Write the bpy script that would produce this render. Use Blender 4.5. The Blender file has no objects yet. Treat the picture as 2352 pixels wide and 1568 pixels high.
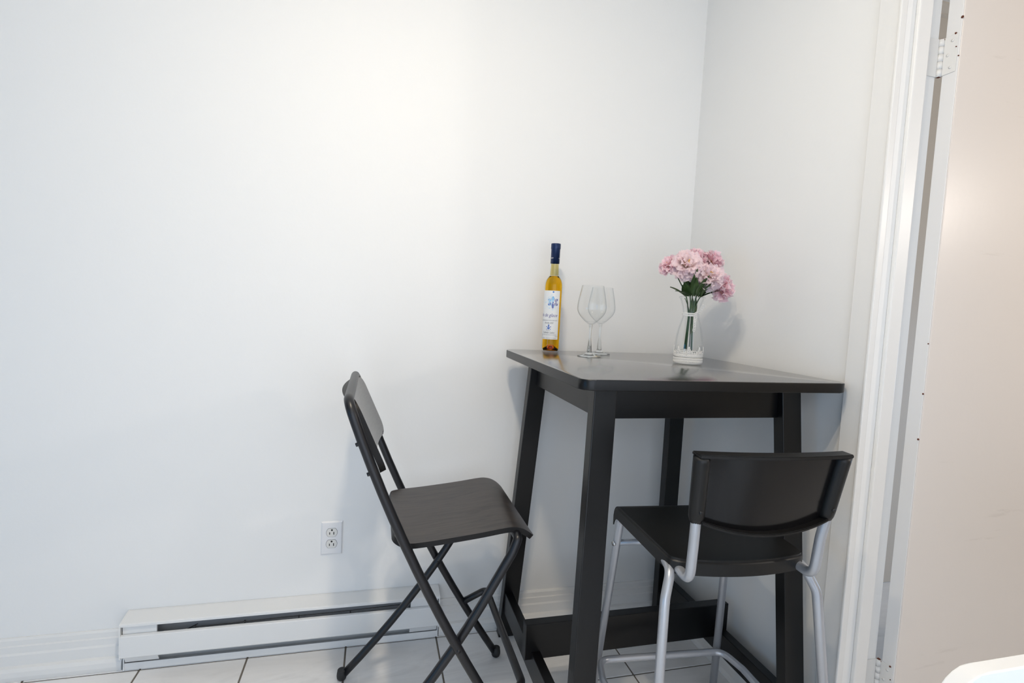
import bpy, bmesh, math, random
from mathutils import Vector, Matrix
random.seed(7)
PI = math.pi
scene = bpy.context.scene
COL = scene.collection

# ------------------------------------------------------------------ camera
cam_d = bpy.data.cameras.new('camera'); cam = bpy.data.objects.new('camera', cam_d); COL.objects.link(cam)
cam_d.sensor_fit = 'HORIZONTAL'; cam_d.sensor_width = 36.0; cam_d.lens = 18.5007
cam_d.clip_start = 0.02; cam_d.clip_end = 60
cR = Vector((0.9669837, -0.2497517, 0.0506615)); cU = Vector((-0.0319751, 0.0783197, 0.9964154)); cF = Vector((0.2528242, 0.9651374, -0.0677481))
m = Matrix.Identity(4)
for i in range(3):
    m[i][0] = cR[i]; m[i][1] = cU[i]; m[i][2] = -cF[i]
m[0][3], m[1][3], m[2][3] = -1.1595, -1.8051, 1.1698
cam.matrix_world = m
scene.camera = cam
scene.cycles.transparent_max_bounces = 32

# ------------------------------------------------------------------ world, daylight, exposure
# strength and colour of every light, the added fills included
LIGHT = {
    'sky':   (0.30, (0.50, 0.70, 1.0)),      # what is seen out of the windows
    'left':  (10.0, (0.10, 0.50, 1.0)),     # daylight through the window in the left wall
    'rear':  (25.0, (0.78, 0.87, 1.0)),    # added cool fill light at an unseen opening behind the camera
    'key':   (8.3, (1.0, 0.865, 0.67)),      # watts of each of the two bulbs of the ceiling lamp
    'down_fill':  (5.4, (1.0, 0.865, 0.68)),      # watts of an added downward disc light below each bulb
    'hall':  (21.0, (1.0, 0.91, 0.82)),     # watts of the bulb in the next room
    'hallday': (11.0, (0.42, 0.66, 1.0)),    # daylight in the next room
}
EXPOSURE = -0.10
world = bpy.data.worlds.new('world'); scene.world = world; world.use_nodes = True
wb = world.node_tree.nodes['Background']; wb.inputs[0].default_value = (*LIGHT['sky'][1], 1); wb.inputs[1].default_value = LIGHT['sky'][0]

def area(name, loc, target, sx, sy, power, color):
    l = bpy.data.lights.new(name, 'AREA'); l.shape = 'RECTANGLE'; l.size = sx; l.size_y = sy; l.energy = power; l.color = color
    o = bpy.data.objects.new(name, l); COL.objects.link(o); o.location = loc
    o.rotation_euler = (Vector(target) - Vector(loc)).to_track_quat('-Z', 'Y').to_euler()
    return o
area('daylight_window_left', (-4.27, -2.10, 0.75), (0.0, -2.10, 0.75), 1.00, 0.90, *LIGHT['left'])
area('added_fill_rear', (-1.10, -2.72, 1.00), (-1.10, 0.0, 1.00), 2.00, 1.79, *LIGHT['rear'])  # added fill from behind the camera, lifts the low parts of the room
area('daylight_hall', (2.27, -0.75, 0.75), (0.0, -0.35, 0.45), 0.7, 0.7, *LIGHT['hallday'])

vs = scene.view_settings
vs.view_transform = 'Standard'; vs.look = 'None'; vs.exposure = EXPOSURE; vs.gamma = 1.0; vs.use_curve_mapping = False

# ------------------------------------------------------------------ materials
MATS = {}
def principled(name, color, rough=0.5, metal=0.0, spec=0.5, **kw):
    mt = bpy.data.materials.new(name); mt.use_nodes = True
    b = mt.node_tree.nodes['Principled BSDF']
    b.inputs['Base Color'].default_value = (*color, 1); b.inputs['Roughness'].default_value = rough
    b.inputs['Metallic'].default_value = metal; b.inputs['Specular IOR Level'].default_value = spec
    for k, v in kw.items(): b.inputs[k].default_value = v
    MATS[name] = mt
    return mt, mt.node_tree, b
def add_noise_bump(nt, b, scale, strength, dist=0.001, stretch=None, detail=4):
    tc = nt.nodes.new('ShaderNodeTexCoord'); n = nt.nodes.new('ShaderNodeTexNoise'); n.inputs['Scale'].default_value = scale; n.inputs['Detail'].default_value = detail
    if stretch:
        mp = nt.nodes.new('ShaderNodeMapping'); mp.inputs['Scale'].default_value = stretch
        nt.links.new(tc.outputs['Object'], mp.inputs[0]); nt.links.new(mp.outputs[0], n.inputs['Vector'])
    else: nt.links.new(tc.outputs['Object'], n.inputs['Vector'])
    bp = nt.nodes.new('ShaderNodeBump'); bp.inputs['Strength'].default_value = strength; bp.inputs['Distance'].default_value = dist
    nt.links.new(n.outputs['Fac'], bp.inputs['Height']); nt.links.new(bp.outputs[0], b.inputs['Normal'])
    return n
def ramp_color(nt, b, fac_out, stops):
    r = nt.nodes.new('ShaderNodeValToRGB')
    while len(r.color_ramp.elements) < len(stops): r.color_ramp.elements.new(0.5)
    for e, (p, c) in zip(r.color_ramp.elements, stops): e.position = p; e.color = (*c, 1)
    nt.links.new(fac_out, r.inputs[0]); nt.links.new(r.outputs[0], b.inputs['Base Color'])
    return r
def tex_noise(nt, scale, detail=3, stretch=None, rough=0.5):
    tc = nt.nodes.new('ShaderNodeTexCoord'); n = nt.nodes.new('ShaderNodeTexNoise'); n.inputs['Scale'].default_value = scale; n.inputs['Detail'].default_value = detail; n.inputs['Roughness'].default_value = rough
    mp = nt.nodes.new('ShaderNodeMapping')
    if stretch: mp.inputs['Scale'].default_value = stretch
    nt.links.new(tc.outputs['Object'], mp.inputs[0]); nt.links.new(mp.outputs[0], n.inputs['Vector'])
    return n

mt, nt, b = principled('wall_paint', (0.84, 0.835, 0.82), 0.55, spec=0.3); add_noise_bump(nt, b, 90, 0.10, 0.002)
mt, nt, b = principled('low_bounce_brown', (0.34, 0.28, 0.22), 0.6, spec=0.3)  # dark tone picked for the unseen left wall to cut bounced light
mt, nt, b = principled('ceiling_paint', (0.86, 0.855, 0.84), 0.7)
mt, nt, b = principled('trim_paint', (0.80, 0.79, 0.77), 0.38); add_noise_bump(nt, b, 60, 0.05, 0.002)
mt, nt, b = principled('door_paint', (0.76, 0.70, 0.65), 0.34); add_noise_bump(nt, b, 70, 0.10, 0.002)
n = tex_noise(nt, 2.3, 8, (1.0, 1.0, 9.0), 0.75)
ramp_color(nt, b, n.outputs['Fac'], [(0.30, (0.70, 0.64, 0.59)), (0.36, (0.76, 0.70, 0.65)), (1.0, (0.76, 0.70, 0.65))])
mt, nt, b = principled('door_edge_paint', (0.78, 0.77, 0.76), 0.4)
mt, nt, b = principled('heater_enamel', (0.80, 0.80, 0.79), 0.33)
mt, nt, b = principled('heater_inside', (0.45, 0.46, 0.48), 0.5)
mt, nt, b = principled('hall_paint_beige', (0.66, 0.61, 0.54), 0.6)
mt, nt, b = principled('hall_paint_taupe', (0.42, 0.38, 0.34), 0.6)
mt, nt, b = principled('grout', (0.17, 0.15, 0.125), 0.9)
mt, nt, b = principled('tile_glaze', (0.6, 0.6, 0.6), 0.22)
n = tex_noise(nt, 3.2, 6, (0.7, 2.6, 1), 0.6); n.inputs['Distortion'].default_value = 1.6
ramp_color(nt, b, n.outputs['Fac'], [(0.30, (0.72, 0.71, 0.70)), (0.5, (0.84, 0.83, 0.82)), (0.68, (0.89, 0.88, 0.87))])
mt, nt, b = principled('black_table_lacquer', (0.003, 0.003, 0.0035), 0.34, spec=0.4); add_noise_bump(nt, b, 120, 0.06, 0.0006, (1, 1, 0.2))
mt, nt, b = principled('table_top_lacquer', (0.022, 0.019, 0.018), 0.20, spec=1.0, **{'Coat Weight': 1.0, 'Coat Roughness': 0.16, 'Coat IOR': 1.6})
mt, nt, b = principled('worn_wood', (0.30, 0.22, 0.12), 0.7)
mt, nt, b = principled('black_tube', (0.006, 0.006, 0.008), 0.36)
mt, nt, b = principled('black_rubber', (0.012, 0.012, 0.013), 0.5)
mt, nt, b = principled('brown_black_veneer', (0.026, 0.021, 0.019), 0.36, spec=0.6)
n = tex_noise(nt, 9, 6, (0.5, 9, 9), 0.6); n.inputs['Distortion'].default_value = 0.9
ramp_color(nt, b, n.outputs['Fac'], [(0.34, (0.016, 0.013, 0.012)), (0.52, (0.036, 0.029, 0.026)), (0.7, (0.046, 0.038, 0.034))])
bp = nt.nodes.new('ShaderNodeBump'); bp.inputs['Strength'].default_value = 0.15; bp.inputs['Distance'].default_value = 0.0006
nt.links.new(n.outputs['Fac'], bp.inputs['Height']); nt.links.new(bp.outputs[0], b.inputs['Normal'])
mt, nt, b = principled('back_veneer', (0.03, 0.028, 0.027), 0.34, spec=0.9, **{'Coat Weight': 0.8, 'Coat Roughness': 0.3})
n = tex_noise(nt, 14, 6, (14, 1.2, 14), 0.6)
ramp_color(nt, b, n.outputs['Fac'], [(0.36, (0.016, 0.015, 0.014)), (0.55, (0.04, 0.038, 0.036)), (0.7, (0.055, 0.052, 0.05))])
mt, nt, b = principled('veneer_edge_shade', (0.006, 0.005, 0.005), 0.5, spec=0.3)  # shade on the seat and backrest edges put into the colour
mt, nt, b = principled('black_plastic', (0.007, 0.0068, 0.0068), 0.42, spec=0.4); add_noise_bump(nt, b, 900, 0.18, 0.0006)
mt, nt, b = principled('gloss_black_plastic', (0.006, 0.0055, 0.006), 0.17, spec=0.45)
mt, nt, b = principled('silver_tube', (0.50, 0.52, 0.56), 0.34, metal=0.55)
mt, nt, b = principled('steel', (0.7, 0.7, 0.7), 0.3, metal=1.0)
mt, nt, b = principled('outlet_plastic', (0.78, 0.78, 0.79), 0.3)
mt, nt, b = principled('outlet_face', (0.72, 0.71, 0.68), 0.35)
mt, nt, b = principled('dark_slot', (0.01, 0.01, 0.01), 0.8)
mt, nt, b = principled('wire_black', (0.02, 0.02, 0.02), 0.5)
mt, nt, b = principled('rust', (0.13, 0.035, 0.015), 0.8)
mt, nt, b = principled('hinge_paint', (0.75, 0.74, 0.72), 0.4)
mt, nt, b = principled('white_gloss_plastic', (0.78, 0.79, 0.80), 0.12)
mt, nt, b = principled('capsule_blue', (0.012, 0.03, 0.10), 0.28, metal=0.35)
mt, nt, b = principled('label_paper', (0.80, 0.80, 0.79), 0.5)
mt, nt, b = principled('ink_grey', (0.14, 0.14, 0.16), 0.6)
mt, nt, b = principled('ink_violet', (0.12, 0.10, 0.32), 0.6)
mt, nt, b = principled('ink_blue', (0.03, 0.13, 0.50), 0.6)
mt, nt, b = principled('ink_cyan', (0.18, 0.50, 0.80), 0.6)
mt, nt, b = principled('ink_pale', (0.52, 0.72, 0.84), 0.6)
mt, nt, b = principled('ink_white', (0.85, 0.85, 0.85), 0.5)
mt, nt, b = principled('lace_thread', (0.80, 0.79, 0.77), 0.85)
mt, nt, b = principled('petal_pink', (0.86, 0.55, 0.60), 0.75, **{'Subsurface Weight': 0.0})
tc = nt.nodes.new('ShaderNodeUVMap'); sp = nt.nodes.new('ShaderNodeSeparateXYZ'); nt.links.new(tc.outputs[0], sp.inputs[0])
ramp_color(nt, b, sp.outputs['Y'], [(0.0, (0.85, 0.50, 0.12)), (0.14, (0.95, 0.74, 0.60)), (0.42, (0.98, 0.77, 0.82)), (0.85, (0.98, 0.73, 0.79)), (1.0, (0.99, 0.87, 0.90))])
mt, nt, b = principled('petal_pale', (0.88, 0.68, 0.68), 0.75)
tc = nt.nodes.new('ShaderNodeUVMap'); sp = nt.nodes.new('ShaderNodeSeparateXYZ'); nt.links.new(tc.outputs[0], sp.inputs[0])
ramp_color(nt, b, sp.outputs['Y'], [(0.0, (0.85, 0.52, 0.10)), (0.14, (0.97, 0.84, 0.68)), (0.5, (0.98, 0.86, 0.87)), (1.0, (0.98, 0.83, 0.86))])
for nm in ('petal_pink', 'petal_pale'):     # silk petals let some light through
    nt = MATS[nm].node_tree; b = nt.nodes['Principled BSDF']; out = nt.nodes['Material Output']; r_ = [q for q in nt.nodes if q.type == 'VALTORGB'][0]
    tl = nt.nodes.new('ShaderNodeBsdfTranslucent'); mx = nt.nodes.new('ShaderNodeMixShader'); mx.inputs[0].default_value = 0.48
    nt.links.new(r_.outputs[0], tl.inputs[0]); nt.links.new(b.outputs[0], mx.inputs[1]); nt.links.new(tl.outputs[0], mx.inputs[2]); nt.links.new(mx.outputs[0], out.inputs[0])
mt, nt, b = principled('stamen', (0.72, 0.42, 0.06), 0.6)
mt, nt, b = principled('stem_green', (0.035, 0.095, 0.035), 0.5)
mt, nt, b = principled('leaf_green', (0.035, 0.075, 0.018), 0.42)
n = tex_noise(nt, 60, 3); ramp_color(nt, b, n.outputs['Fac'], [(0.35, (0.02, 0.045, 0.012)), (0.65, (0.055, 0.10, 0.028))])

def thin_glass(name, tint=(0.99, 0.993, 0.993), lo=0.02, power=3.0):
    # thin walled clear glass: transmitted straight through, reflecting more towards grazing angles
    mt = bpy.data.materials.new(name); mt.use_nodes = True; nt = mt.node_tree; nt.nodes.clear()
    out = nt.nodes.new('ShaderNodeOutputMaterial'); mix = nt.nodes.new('ShaderNodeMixShader')
    tr = nt.nodes.new('ShaderNodeBsdfTransparent'); tr.inputs[0].default_value = (*tint, 1)
    gl = nt.nodes.new('ShaderNodeBsdfGlossy'); gl.inputs['Roughness'].default_value = 0.02; gl.inputs['Color'].default_value = (0.9, 0.92, 0.94, 1)
    lw = nt.nodes.new('ShaderNodeLayerWeight'); lw.inputs['Blend'].default_value = 0.5
    pw = nt.nodes.new('ShaderNodeMath'); pw.operation = 'POWER'; pw.inputs[1].default_value = 5.0; nt.links.new(lw.outputs['Facing'], pw.inputs[0])
    ma = nt.nodes.new('ShaderNodeMath'); ma.operation = 'MULTIPLY_ADD'; ma.inputs[1].default_value = 0.75; ma.inputs[2].default_value = lo; nt.links.new(pw.outputs[0], ma.inputs[0])
    nt.links.new(ma.outputs[0], mix.inputs[0]); nt.links.new(tr.outputs[0], mix.inputs[1]); nt.links.new(gl.outputs[0], mix.inputs[2]); nt.links.new(mix.outputs[0], out.inputs[0])
    p2 = nt.nodes.new('ShaderNodeMath'); p2.operation = 'POWER'; p2.inputs[1].default_value = 7.0; nt.links.new(lw.outputs['Facing'], p2.inputs[0])
    mc = nt.nodes.new('ShaderNodeMix'); mc.data_type = 'RGBA'; mc.inputs[6].default_value = (*tint, 1); mc.inputs[7].default_value = (tint[0] * 0.55, tint[1] * 0.58, tint[2] * 0.60, 1)
    nt.links.new(p2.outputs[0], mc.inputs[0]); nt.links.new(mc.outputs[2], tr.inputs[0])
    MATS[name] = mt
thin_glass('clear_glass')
def solid_glass(name, color, ior, rough=0.0):
    mt = bpy.data.materials.new(name); mt.use_nodes = True; nt = mt.node_tree; nt.nodes.clear()
    out = nt.nodes.new('ShaderNodeOutputMaterial'); g = nt.nodes.new('ShaderNodeBsdfGlass')
    g.inputs['Color'].default_value = (*color, 1); g.inputs['IOR'].default_value = ior; g.inputs['Roughness'].default_value = rough
    nt.links.new(g.outputs[0], out.inputs[0]); MATS[name] = mt
solid_glass('stem_glass', (0.96, 0.97, 0.97), 1.45)
solid_glass('amber_wine', (0.95, 0.70, 0.05), 1.34)
solid_glass('punt_glass', (0.96, 0.62, 0.22), 1.45)
solid_glass('window_glass', (1, 1, 1), 1.0)
thin_glass('neck_glass', (0.86, 0.79, 0.50))
thin_glass('pane_glass', (0.98, 0.99, 0.99))
mt = bpy.data.materials.new('bulb_light'); mt.use_nodes = True; nt = mt.node_tree; nt.nodes.clear()
out = nt.nodes.new('ShaderNodeOutputMaterial'); em = nt.nodes.new('ShaderNodeEmission'); em.inputs[0].default_value = (1.0, 0.92, 0.78, 1); em.inputs[1].default_value = 6.0
nt.links.new(em.outputs[0], out.inputs[0]); MATS['bulb_light'] = mt

# ------------------------------------------------------------------ helpers
def link(name, me, mat, parent=None, smooth=False, loc=None, rotz=0.0):
    o = bpy.data.objects.new(name, me); COL.objects.link(o)
    if mat and not me.materials: me.materials.append(MATS[mat])
    if smooth:
        for p in me.polygons: p.use_smooth = True
    if parent: o.parent = parent
    if loc: o.location = loc
    if rotz: o.rotation_euler = (0, 0, rotz)
    return o
def mesh(name, verts, faces):
    me = bpy.data.meshes.new(name); me.from_pydata([tuple(v) for v in verts], [], faces); me.update()
    return me
def bm_mesh(name, bm):
    bmesh.ops.recalc_face_normals(bm, faces=bm.faces[:])
    me = bpy.data.meshes.new(name); bm.to_mesh(me); bm.free(); return me
def root(name, label, cat, loc=(0, 0, 0), group=None, rotz=0.0):
    o = bpy.data.objects.new(name, None); COL.objects.link(o); o.location = loc; o.rotation_euler = (0, 0, rotz); o.empty_display_size = 0.05
    o['label'] = label; o['category'] = cat
    if group: o['group'] = group
    return o
def struct(o): o['kind'] = 'structure'; return o
def bevel_all(bm, w, seg=2):
    if w > 0: bmesh.ops.bevel(bm, geom=bm.edges[:], offset=w, segments=seg, profile=0.5, affect='EDGES')
def box_mesh(name, x0, x1, y0, y1, z0, z1, bev=0.0, seg=2):
    bm = bmesh.new()
    vs_ = [bm.verts.new((x, y, z)) for z in (z0, z1) for (x, y) in ((x0, y0), (x1, y0), (x1, y1), (x0, y1))]
    for f in ((0, 3, 2, 1), (4, 5, 6, 7), (0, 1, 5, 4), (1, 2, 6, 5), (2, 3, 7, 6), (3, 0, 4, 7)): bm.faces.new([vs_[i] for i in f])
    bevel_all(bm, bev, seg)
    return bm_mesh(name, bm)
def box(name, x0, x1, y0, y1, z0, z1, mat, parent=None, bev=0.0, seg=2):
    return link(name, box_mesh(name, x0, x1, y0, y1, z0, z1, bev, seg), mat, parent)
def hexa(name, pts, mat, parent=None, bev=0.0):
    bm = bmesh.new(); vs_ = [bm.verts.new(p) for p in pts]
    for f in ((0, 3, 2, 1), (4, 5, 6, 7), (0, 1, 5, 4), (1, 2, 6, 5), (2, 3, 7, 6), (3, 0, 4, 7)): bm.faces.new([vs_[i] for i in f])
    bevel_all(bm, bev)
    return link(name, bm_mesh(name, bm), mat, parent)
def fillet(pts, rads, n=8):
    """polyline with rounded corners; rads per inner point"""
    pts = [Vector(p) for p in pts]; out = [pts[0]]
    for i in range(1, len(pts) - 1):
        p, a, c = pts[i], pts[i - 1], pts[i + 1]
        r = rads[i - 1] if isinstance(rads, (list, tuple)) else rads
        da, dc = (a - p), (c - p); la, lc = da.length, dc.length; da.normalize(); dc.normalize()
        ang = da.angle(dc)
        t = min(r / max(math.tan(ang / 2), 1e-4), la * 0.49, lc * 0.49) if ang < PI - 1e-3 else 0
        if t < 1e-5: out.append(p); continue
        s, e = p + da * t, p + dc * t
        for k in range(n + 1):
            u = k / n; out.append(s * (1 - u) ** 2 + p * 2 * u * (1 - u) + e * u * u)
    out.append(pts[-1]); return out
def tube_geo(path, r, seg=12, cap=True, closed=False):
    path = [Vector(p) for p in path]; n = len(path); verts = []; faces = []
    rr = r if isinstance(r, (list, tuple)) else [r] * n
    up = None
    for i, p in enumerate(path):
        if closed: t = (path[(i + 1) % n] - path[i - 1])
        else: t = (path[min(i + 1, n - 1)] - path[max(i - 1, 0)])
        t.normalize()
        if up is None:
            up = Vector((0, 0, 1)) if abs(t.z) < 0.9 else Vector((1, 0, 0))
        x = up - t * up.dot(t)
        if x.length < 1e-6: x = t.orthogonal()
        x.normalize(); y = t.cross(x); up = x
        for k in range(seg):
            a = 2 * PI * k / seg; verts.append(p + (x * math.cos(a) + y * math.sin(a)) * rr[i])
    for i in range(n if closed else n - 1):
        j = (i + 1) % n
        for k in range(seg):
            l = (k + 1) % seg; faces.append((i * seg + k, i * seg + l, j * seg + l, j * seg + k))
    if cap and not closed:
        faces.append(tuple(range(seg - 1, -1, -1))); faces.append(tuple((n - 1) * seg + k for k in range(seg)))
    return verts, faces
def tube(name, path, r, mat, parent=None, seg=12, closed=False):
    v, f = tube_geo(path, r, seg, True, closed)
    me = mesh(name, v, f); o = link(name, me, mat, parent, smooth=True)
    return o
def multi_tube(name, paths, r, mat, parent=None, seg=5):
    V = []; Fc = []
    for p in paths:
        closed = isinstance(p, dict); pts = p['p'] if closed else p
        v, f = tube_geo(pts, r, seg, True, closed); o = len(V); V += v; Fc += [tuple(i + o for i in q) for q in f]
    return link(name, mesh(name, V, Fc), mat, parent, smooth=True)
def lathe_geo(prof, seg=48, a0=0.0, a1=2 * PI):
    full = abs(a1 - a0 - 2 * PI) < 1e-6; n = seg if full else seg + 1; verts = []; faces = []
    for (r, z) in prof:
        for k in range(n):
            a = a0 + (a1 - a0) * k / seg; verts.append((r * math.cos(a), r * math.sin(a), z))
    for i in range(len(prof) - 1):
        for k in range(seg):
            l = (k + 1) % n; faces.append((i * n + k, i * n + l, (i + 1) * n + l, (i + 1) * n + k))
    return verts, faces
def lathe(name, prof, mat, parent=None, seg=48, loc=None, weld=True):
    v, f = lathe_geo(prof, seg); bm = bmesh.new(); vs_ = [bm.verts.new(p) for p in v]
    for q in f:
        try: bm.faces.new([vs_[i] for i in q])
        except ValueError: pass
    bmesh.ops.remove_doubles(bm, verts=bm.verts[:], dist=1e-6)
    me = bm_mesh(name, bm); return link(name, me, mat, parent, smooth=True, loc=loc)
def smooth_prof(pts, n=6):
    """Catmull-Rom through profile points"""
    out = []
    P = [Vector((a, b)) for a, b in pts]
    for i in range(len(P) - 1):
        p0, p1, p2, p3 = P[max(i - 1, 0)], P[i], P[i + 1], P[min(i + 2, len(P) - 1)]
        for k in range(n):
            t = k / n
            q = 0.5 * ((2 * p1) + (p2 - p0) * t + (2 * p0 - 5 * p1 + 4 * p2 - p3) * t * t + (3 * p1 - p0 - 3 * p2 + p3) * t ** 3)
            out.append((max(q.x, 0), q.y))
    out.append(tuple(P[-1])); return out
def extrude_profile(name, prof, p0, p1, nrm, mat, parent=None):
    """prof: list of (depth along nrm, z); extruded from p0 to p1 (floor points)"""
    n = len(prof); V = []
    for p in (p0, p1):
        for (d, z) in prof: V.append((p[0] + nrm[0] * d, p[1] + nrm[1] * d, p[2] + z))
    F_ = [(i, (i + 1) % n, n + (i + 1) % n, n + i) for i in range(n)] + [tuple(range(n - 1, -1, -1)), tuple(range(n, 2 * n))]
    bm = bmesh.new(); vs_ = [bm.verts.new(v) for v in V]
    for f in F_: bm.faces.new([vs_[i] for i in f])
    return link(name, bm_mesh(name, bm), mat, parent)
def solid_sheet(name, grid, thick, mat, parent=None, flip=False):
    """grid[i][j] of points, with normals estimated; makes a closed sheet of given thickness"""
    ni, nj = len(grid), len(grid[0]); G = [[Vector(p) for p in r] for r in grid]; top = []; bot = []
    for i in range(ni):
        for j in range(nj):
            du = G[min(i + 1, ni - 1)][j] - G[max(i - 1, 0)][j]; dv = G[i][min(j + 1, nj - 1)] - G[i][max(j - 1, 0)]
            nn = du.cross(dv)
            if nn.length < 1e-12: nn = Vector((0, 0, 1))
            nn.normalize()
            if flip: nn = -nn
            top.append(G[i][j]); bot.append(G[i][j] - nn * thick)
    V = top + bot; N = ni * nj; F_ = []
    idx = lambda i, j: i * nj + j
    for i in range(ni - 1):
        for j in range(nj - 1):
            F_.append((idx(i, j), idx(i + 1, j), idx(i + 1, j + 1), idx(i, j + 1)))
            F_.append((N + idx(i, j), N + idx(i, j + 1), N + idx(i + 1, j + 1), N + idx(i + 1, j)))
    for i in range(ni - 1):
        F_.append((idx(i, 0), N + idx(i, 0), N + idx(i + 1, 0), idx(i + 1, 0))); F_.append((idx(i, nj - 1), idx(i + 1, nj - 1), N + idx(i + 1, nj - 1), N + idx(i, nj - 1)))
    for j in range(nj - 1):
        F_.append((idx(0, j), idx(0, j + 1), N + idx(0, j + 1), N + idx(0, j))); F_.append((idx(ni - 1, j), N + idx(ni - 1, j), N + idx(ni - 1, j + 1), idx(ni - 1, j + 1)))
    bm = bmesh.new(); vs_ = [bm.verts.new(v) for v in V]
    for f in F_:
        try: bm.faces.new([vs_[i] for i in f])
        except ValueError: pass
    me = bm_mesh(name, bm); o = link(name, me, mat, parent)
    for p in me.polygons: p.use_smooth = True
    try: me.set_sharp_from_angle(angle=math.radians(40))
    except Exception: pass
    return o
def edge_material(o, mat):
    # the narrow faces round a sheet built by solid_sheet get a darker veneer with the edge shade painted in
    me = o.data; me.materials.append(MATS[mat])
    sharp = {e.key: e.use_edge_sharp for e in me.edges}
    for p in me.polygons:
        if sum(1 for k in p.edge_keys if sharp.get(k)) >= 2: p.material_index = 1
    return o
def copy_to(o, parent, **kw):
    c = o.copy(); COL.objects.link(c); c.parent = parent
    return c

# ------------------------------------------------------------------ room shell
XL, YF, H = -4.3, -2.75, 2.52          # left wall, wall behind the camera, ceiling height
WT = 0.10
DY0, DY1, DH = -0.806, -1.60, 2.06    # door opening in the right wall
struct(box('wall_back', XL - WT, WT, 0, WT, -0.02, H, 'wall_paint'))
def holed_wall(name, horiz, fixed0, fixed1, a0, a1, hole, mat):
    """wall slab with one rectangular hole: four boxes in one mesh"""
    h0, h1, z0, z1 = hole; bm = bmesh.new()
    for (p, q, r, s) in ((a0, h0, -0.02, H), (h1, a1, -0.02, H), (h0, h1, -0.02, z0), (h0, h1, z1, H)):
        if q - p < 1e-6 or s - r < 1e-6: continue
        if horiz: me = box_mesh('t', p, q, fixed0, fixed1, r, s)
        else: me = box_mesh('t', fixed0, fixed1, p, q, r, s)
        bm.from_mesh(me); bpy.data.meshes.remove(me)
    return struct(link(name, bm_mesh(name, bm), mat))
holed_wall('wall_right', False, 0, WT, YF - WT, 0, (DY1, DY0, -0.02, DH), 'wall_paint')
WIN = dict(left=(-2.65, -1.55, 0.25, 1.25), front=(-2.15, -0.05, 0.06, 1.95))
holed_wall('wall_left', False, XL - WT, XL, YF - WT, 0, WIN['left'], 'low_bounce_brown')
holed_wall('wall_front', True, YF - WT, YF, XL, 0, WIN['front'], 'wall_paint')
struct(box('ceiling', XL - WT, 2.4, YF - WT, 1.3, H, H + 0.1, 'ceiling_paint'))
def window(name, axis, fixed, hole):
    h0, h1, z0, z1 = hole; w = 0.05
    r = bpy.data.objects.new(name, None); COL.objects.link(r); struct(r)
    mk = (lambda n, a0, a1, c0, c1, d0, d1, mat: box(n, d0, d1, a0, a1, c0, c1, mat, r)) if axis == 'x' else (lambda n, a0, a1, c0, c1, d0, d1, mat: box(n, a0, a1, d0, d1, c0, c1, mat, r))
    s = -1
    for (a0, a1, c0, c1) in ((h0, h0 + w, z0, z1), (h1 - w, h1, z0, z1), (h0 + w, h1 - w, z0, z0 + w), (h0 + w, h1 - w, z1 - w, z1)):
        mk('window_frame', a0, a1, c0, c1, fixed - 0.08, fixed - 0.03, 'trim_paint')
    zc = (z0 + z1) / 2
    mk('window_rail', h0 + w, h1 - w, zc - 0.02, zc + 0.02, fixed - 0.075, fixed - 0.035, 'trim_paint')
    for (c0, c1) in ((z0 + w, zc - 0.02), (zc + 0.02, z1 - w)): mk('pane', h0 + w, h1 - w, c0, c1, fixed - 0.058, fixed - 0.054, 'pane_glass')
    return r
window('window_1', 'x', XL, WIN['left'])
window('window_2', 'y', YF, WIN['front'])  # unseen rear opening, shaped for the added fill light

# floor: grout bed and single tiles
floor = struct(box('floor', XL - WT, WT, YF - WT, 0.0, -0.05, -0.0025, 'grout'))
TP, GX, GY, GW = 0.3023, -1.8244, -0.3429, 0.0055
tile_me = box_mesh('floor_tile', GW / 2, TP - GW / 2, GW / 2, TP - GW / 2, -0.012, 0.0, 0.0012, 1); tile_me.materials.append(MATS['tile_glaze'])
cut_cache = {}
i0, i1 = math.floor((XL - GX) / TP), math.ceil((0.0 - GX) / TP); j0, j1 = math.floor((YF - GY) / TP), math.ceil((0 - GY) / TP)
for i in range(i0, i1):
    for j in range(j0, j1):
        x0, y0 = GX + i * TP, GY + j * TP; x1, y1 = min(x0 + TP, -0.002), min(y0 + TP, -0.002); cx0, cy0 = max(x0, XL + 0.002), max(y0, YF + 0.002)
        if x1 - cx0 < 0.02 or y1 - cy0 < 0.02: continue
        if (x1 - x0) > TP - 1e-6 and (y1 - y0) > TP - 1e-6 and cx0 == x0 and cy0 == y0: me, lx, ly = tile_me, x0, y0
        else:
            key = (round(x1 - cx0, 4), round(y1 - cy0, 4))
            if key not in cut_cache:
                cut_cache[key] = box_mesh('floor_tile', GW / 2, key[0] - GW / 2, GW / 2, key[1] - GW / 2, -0.012, 0.0, 0.0012, 1); cut_cache[key].materials.append(MATS['tile_glaze'])
            me, lx, ly = cut_cache[key], cx0, cy0
        o = link('floor_tile', me, None, floor); o.location = (lx, ly, 0)

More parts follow.
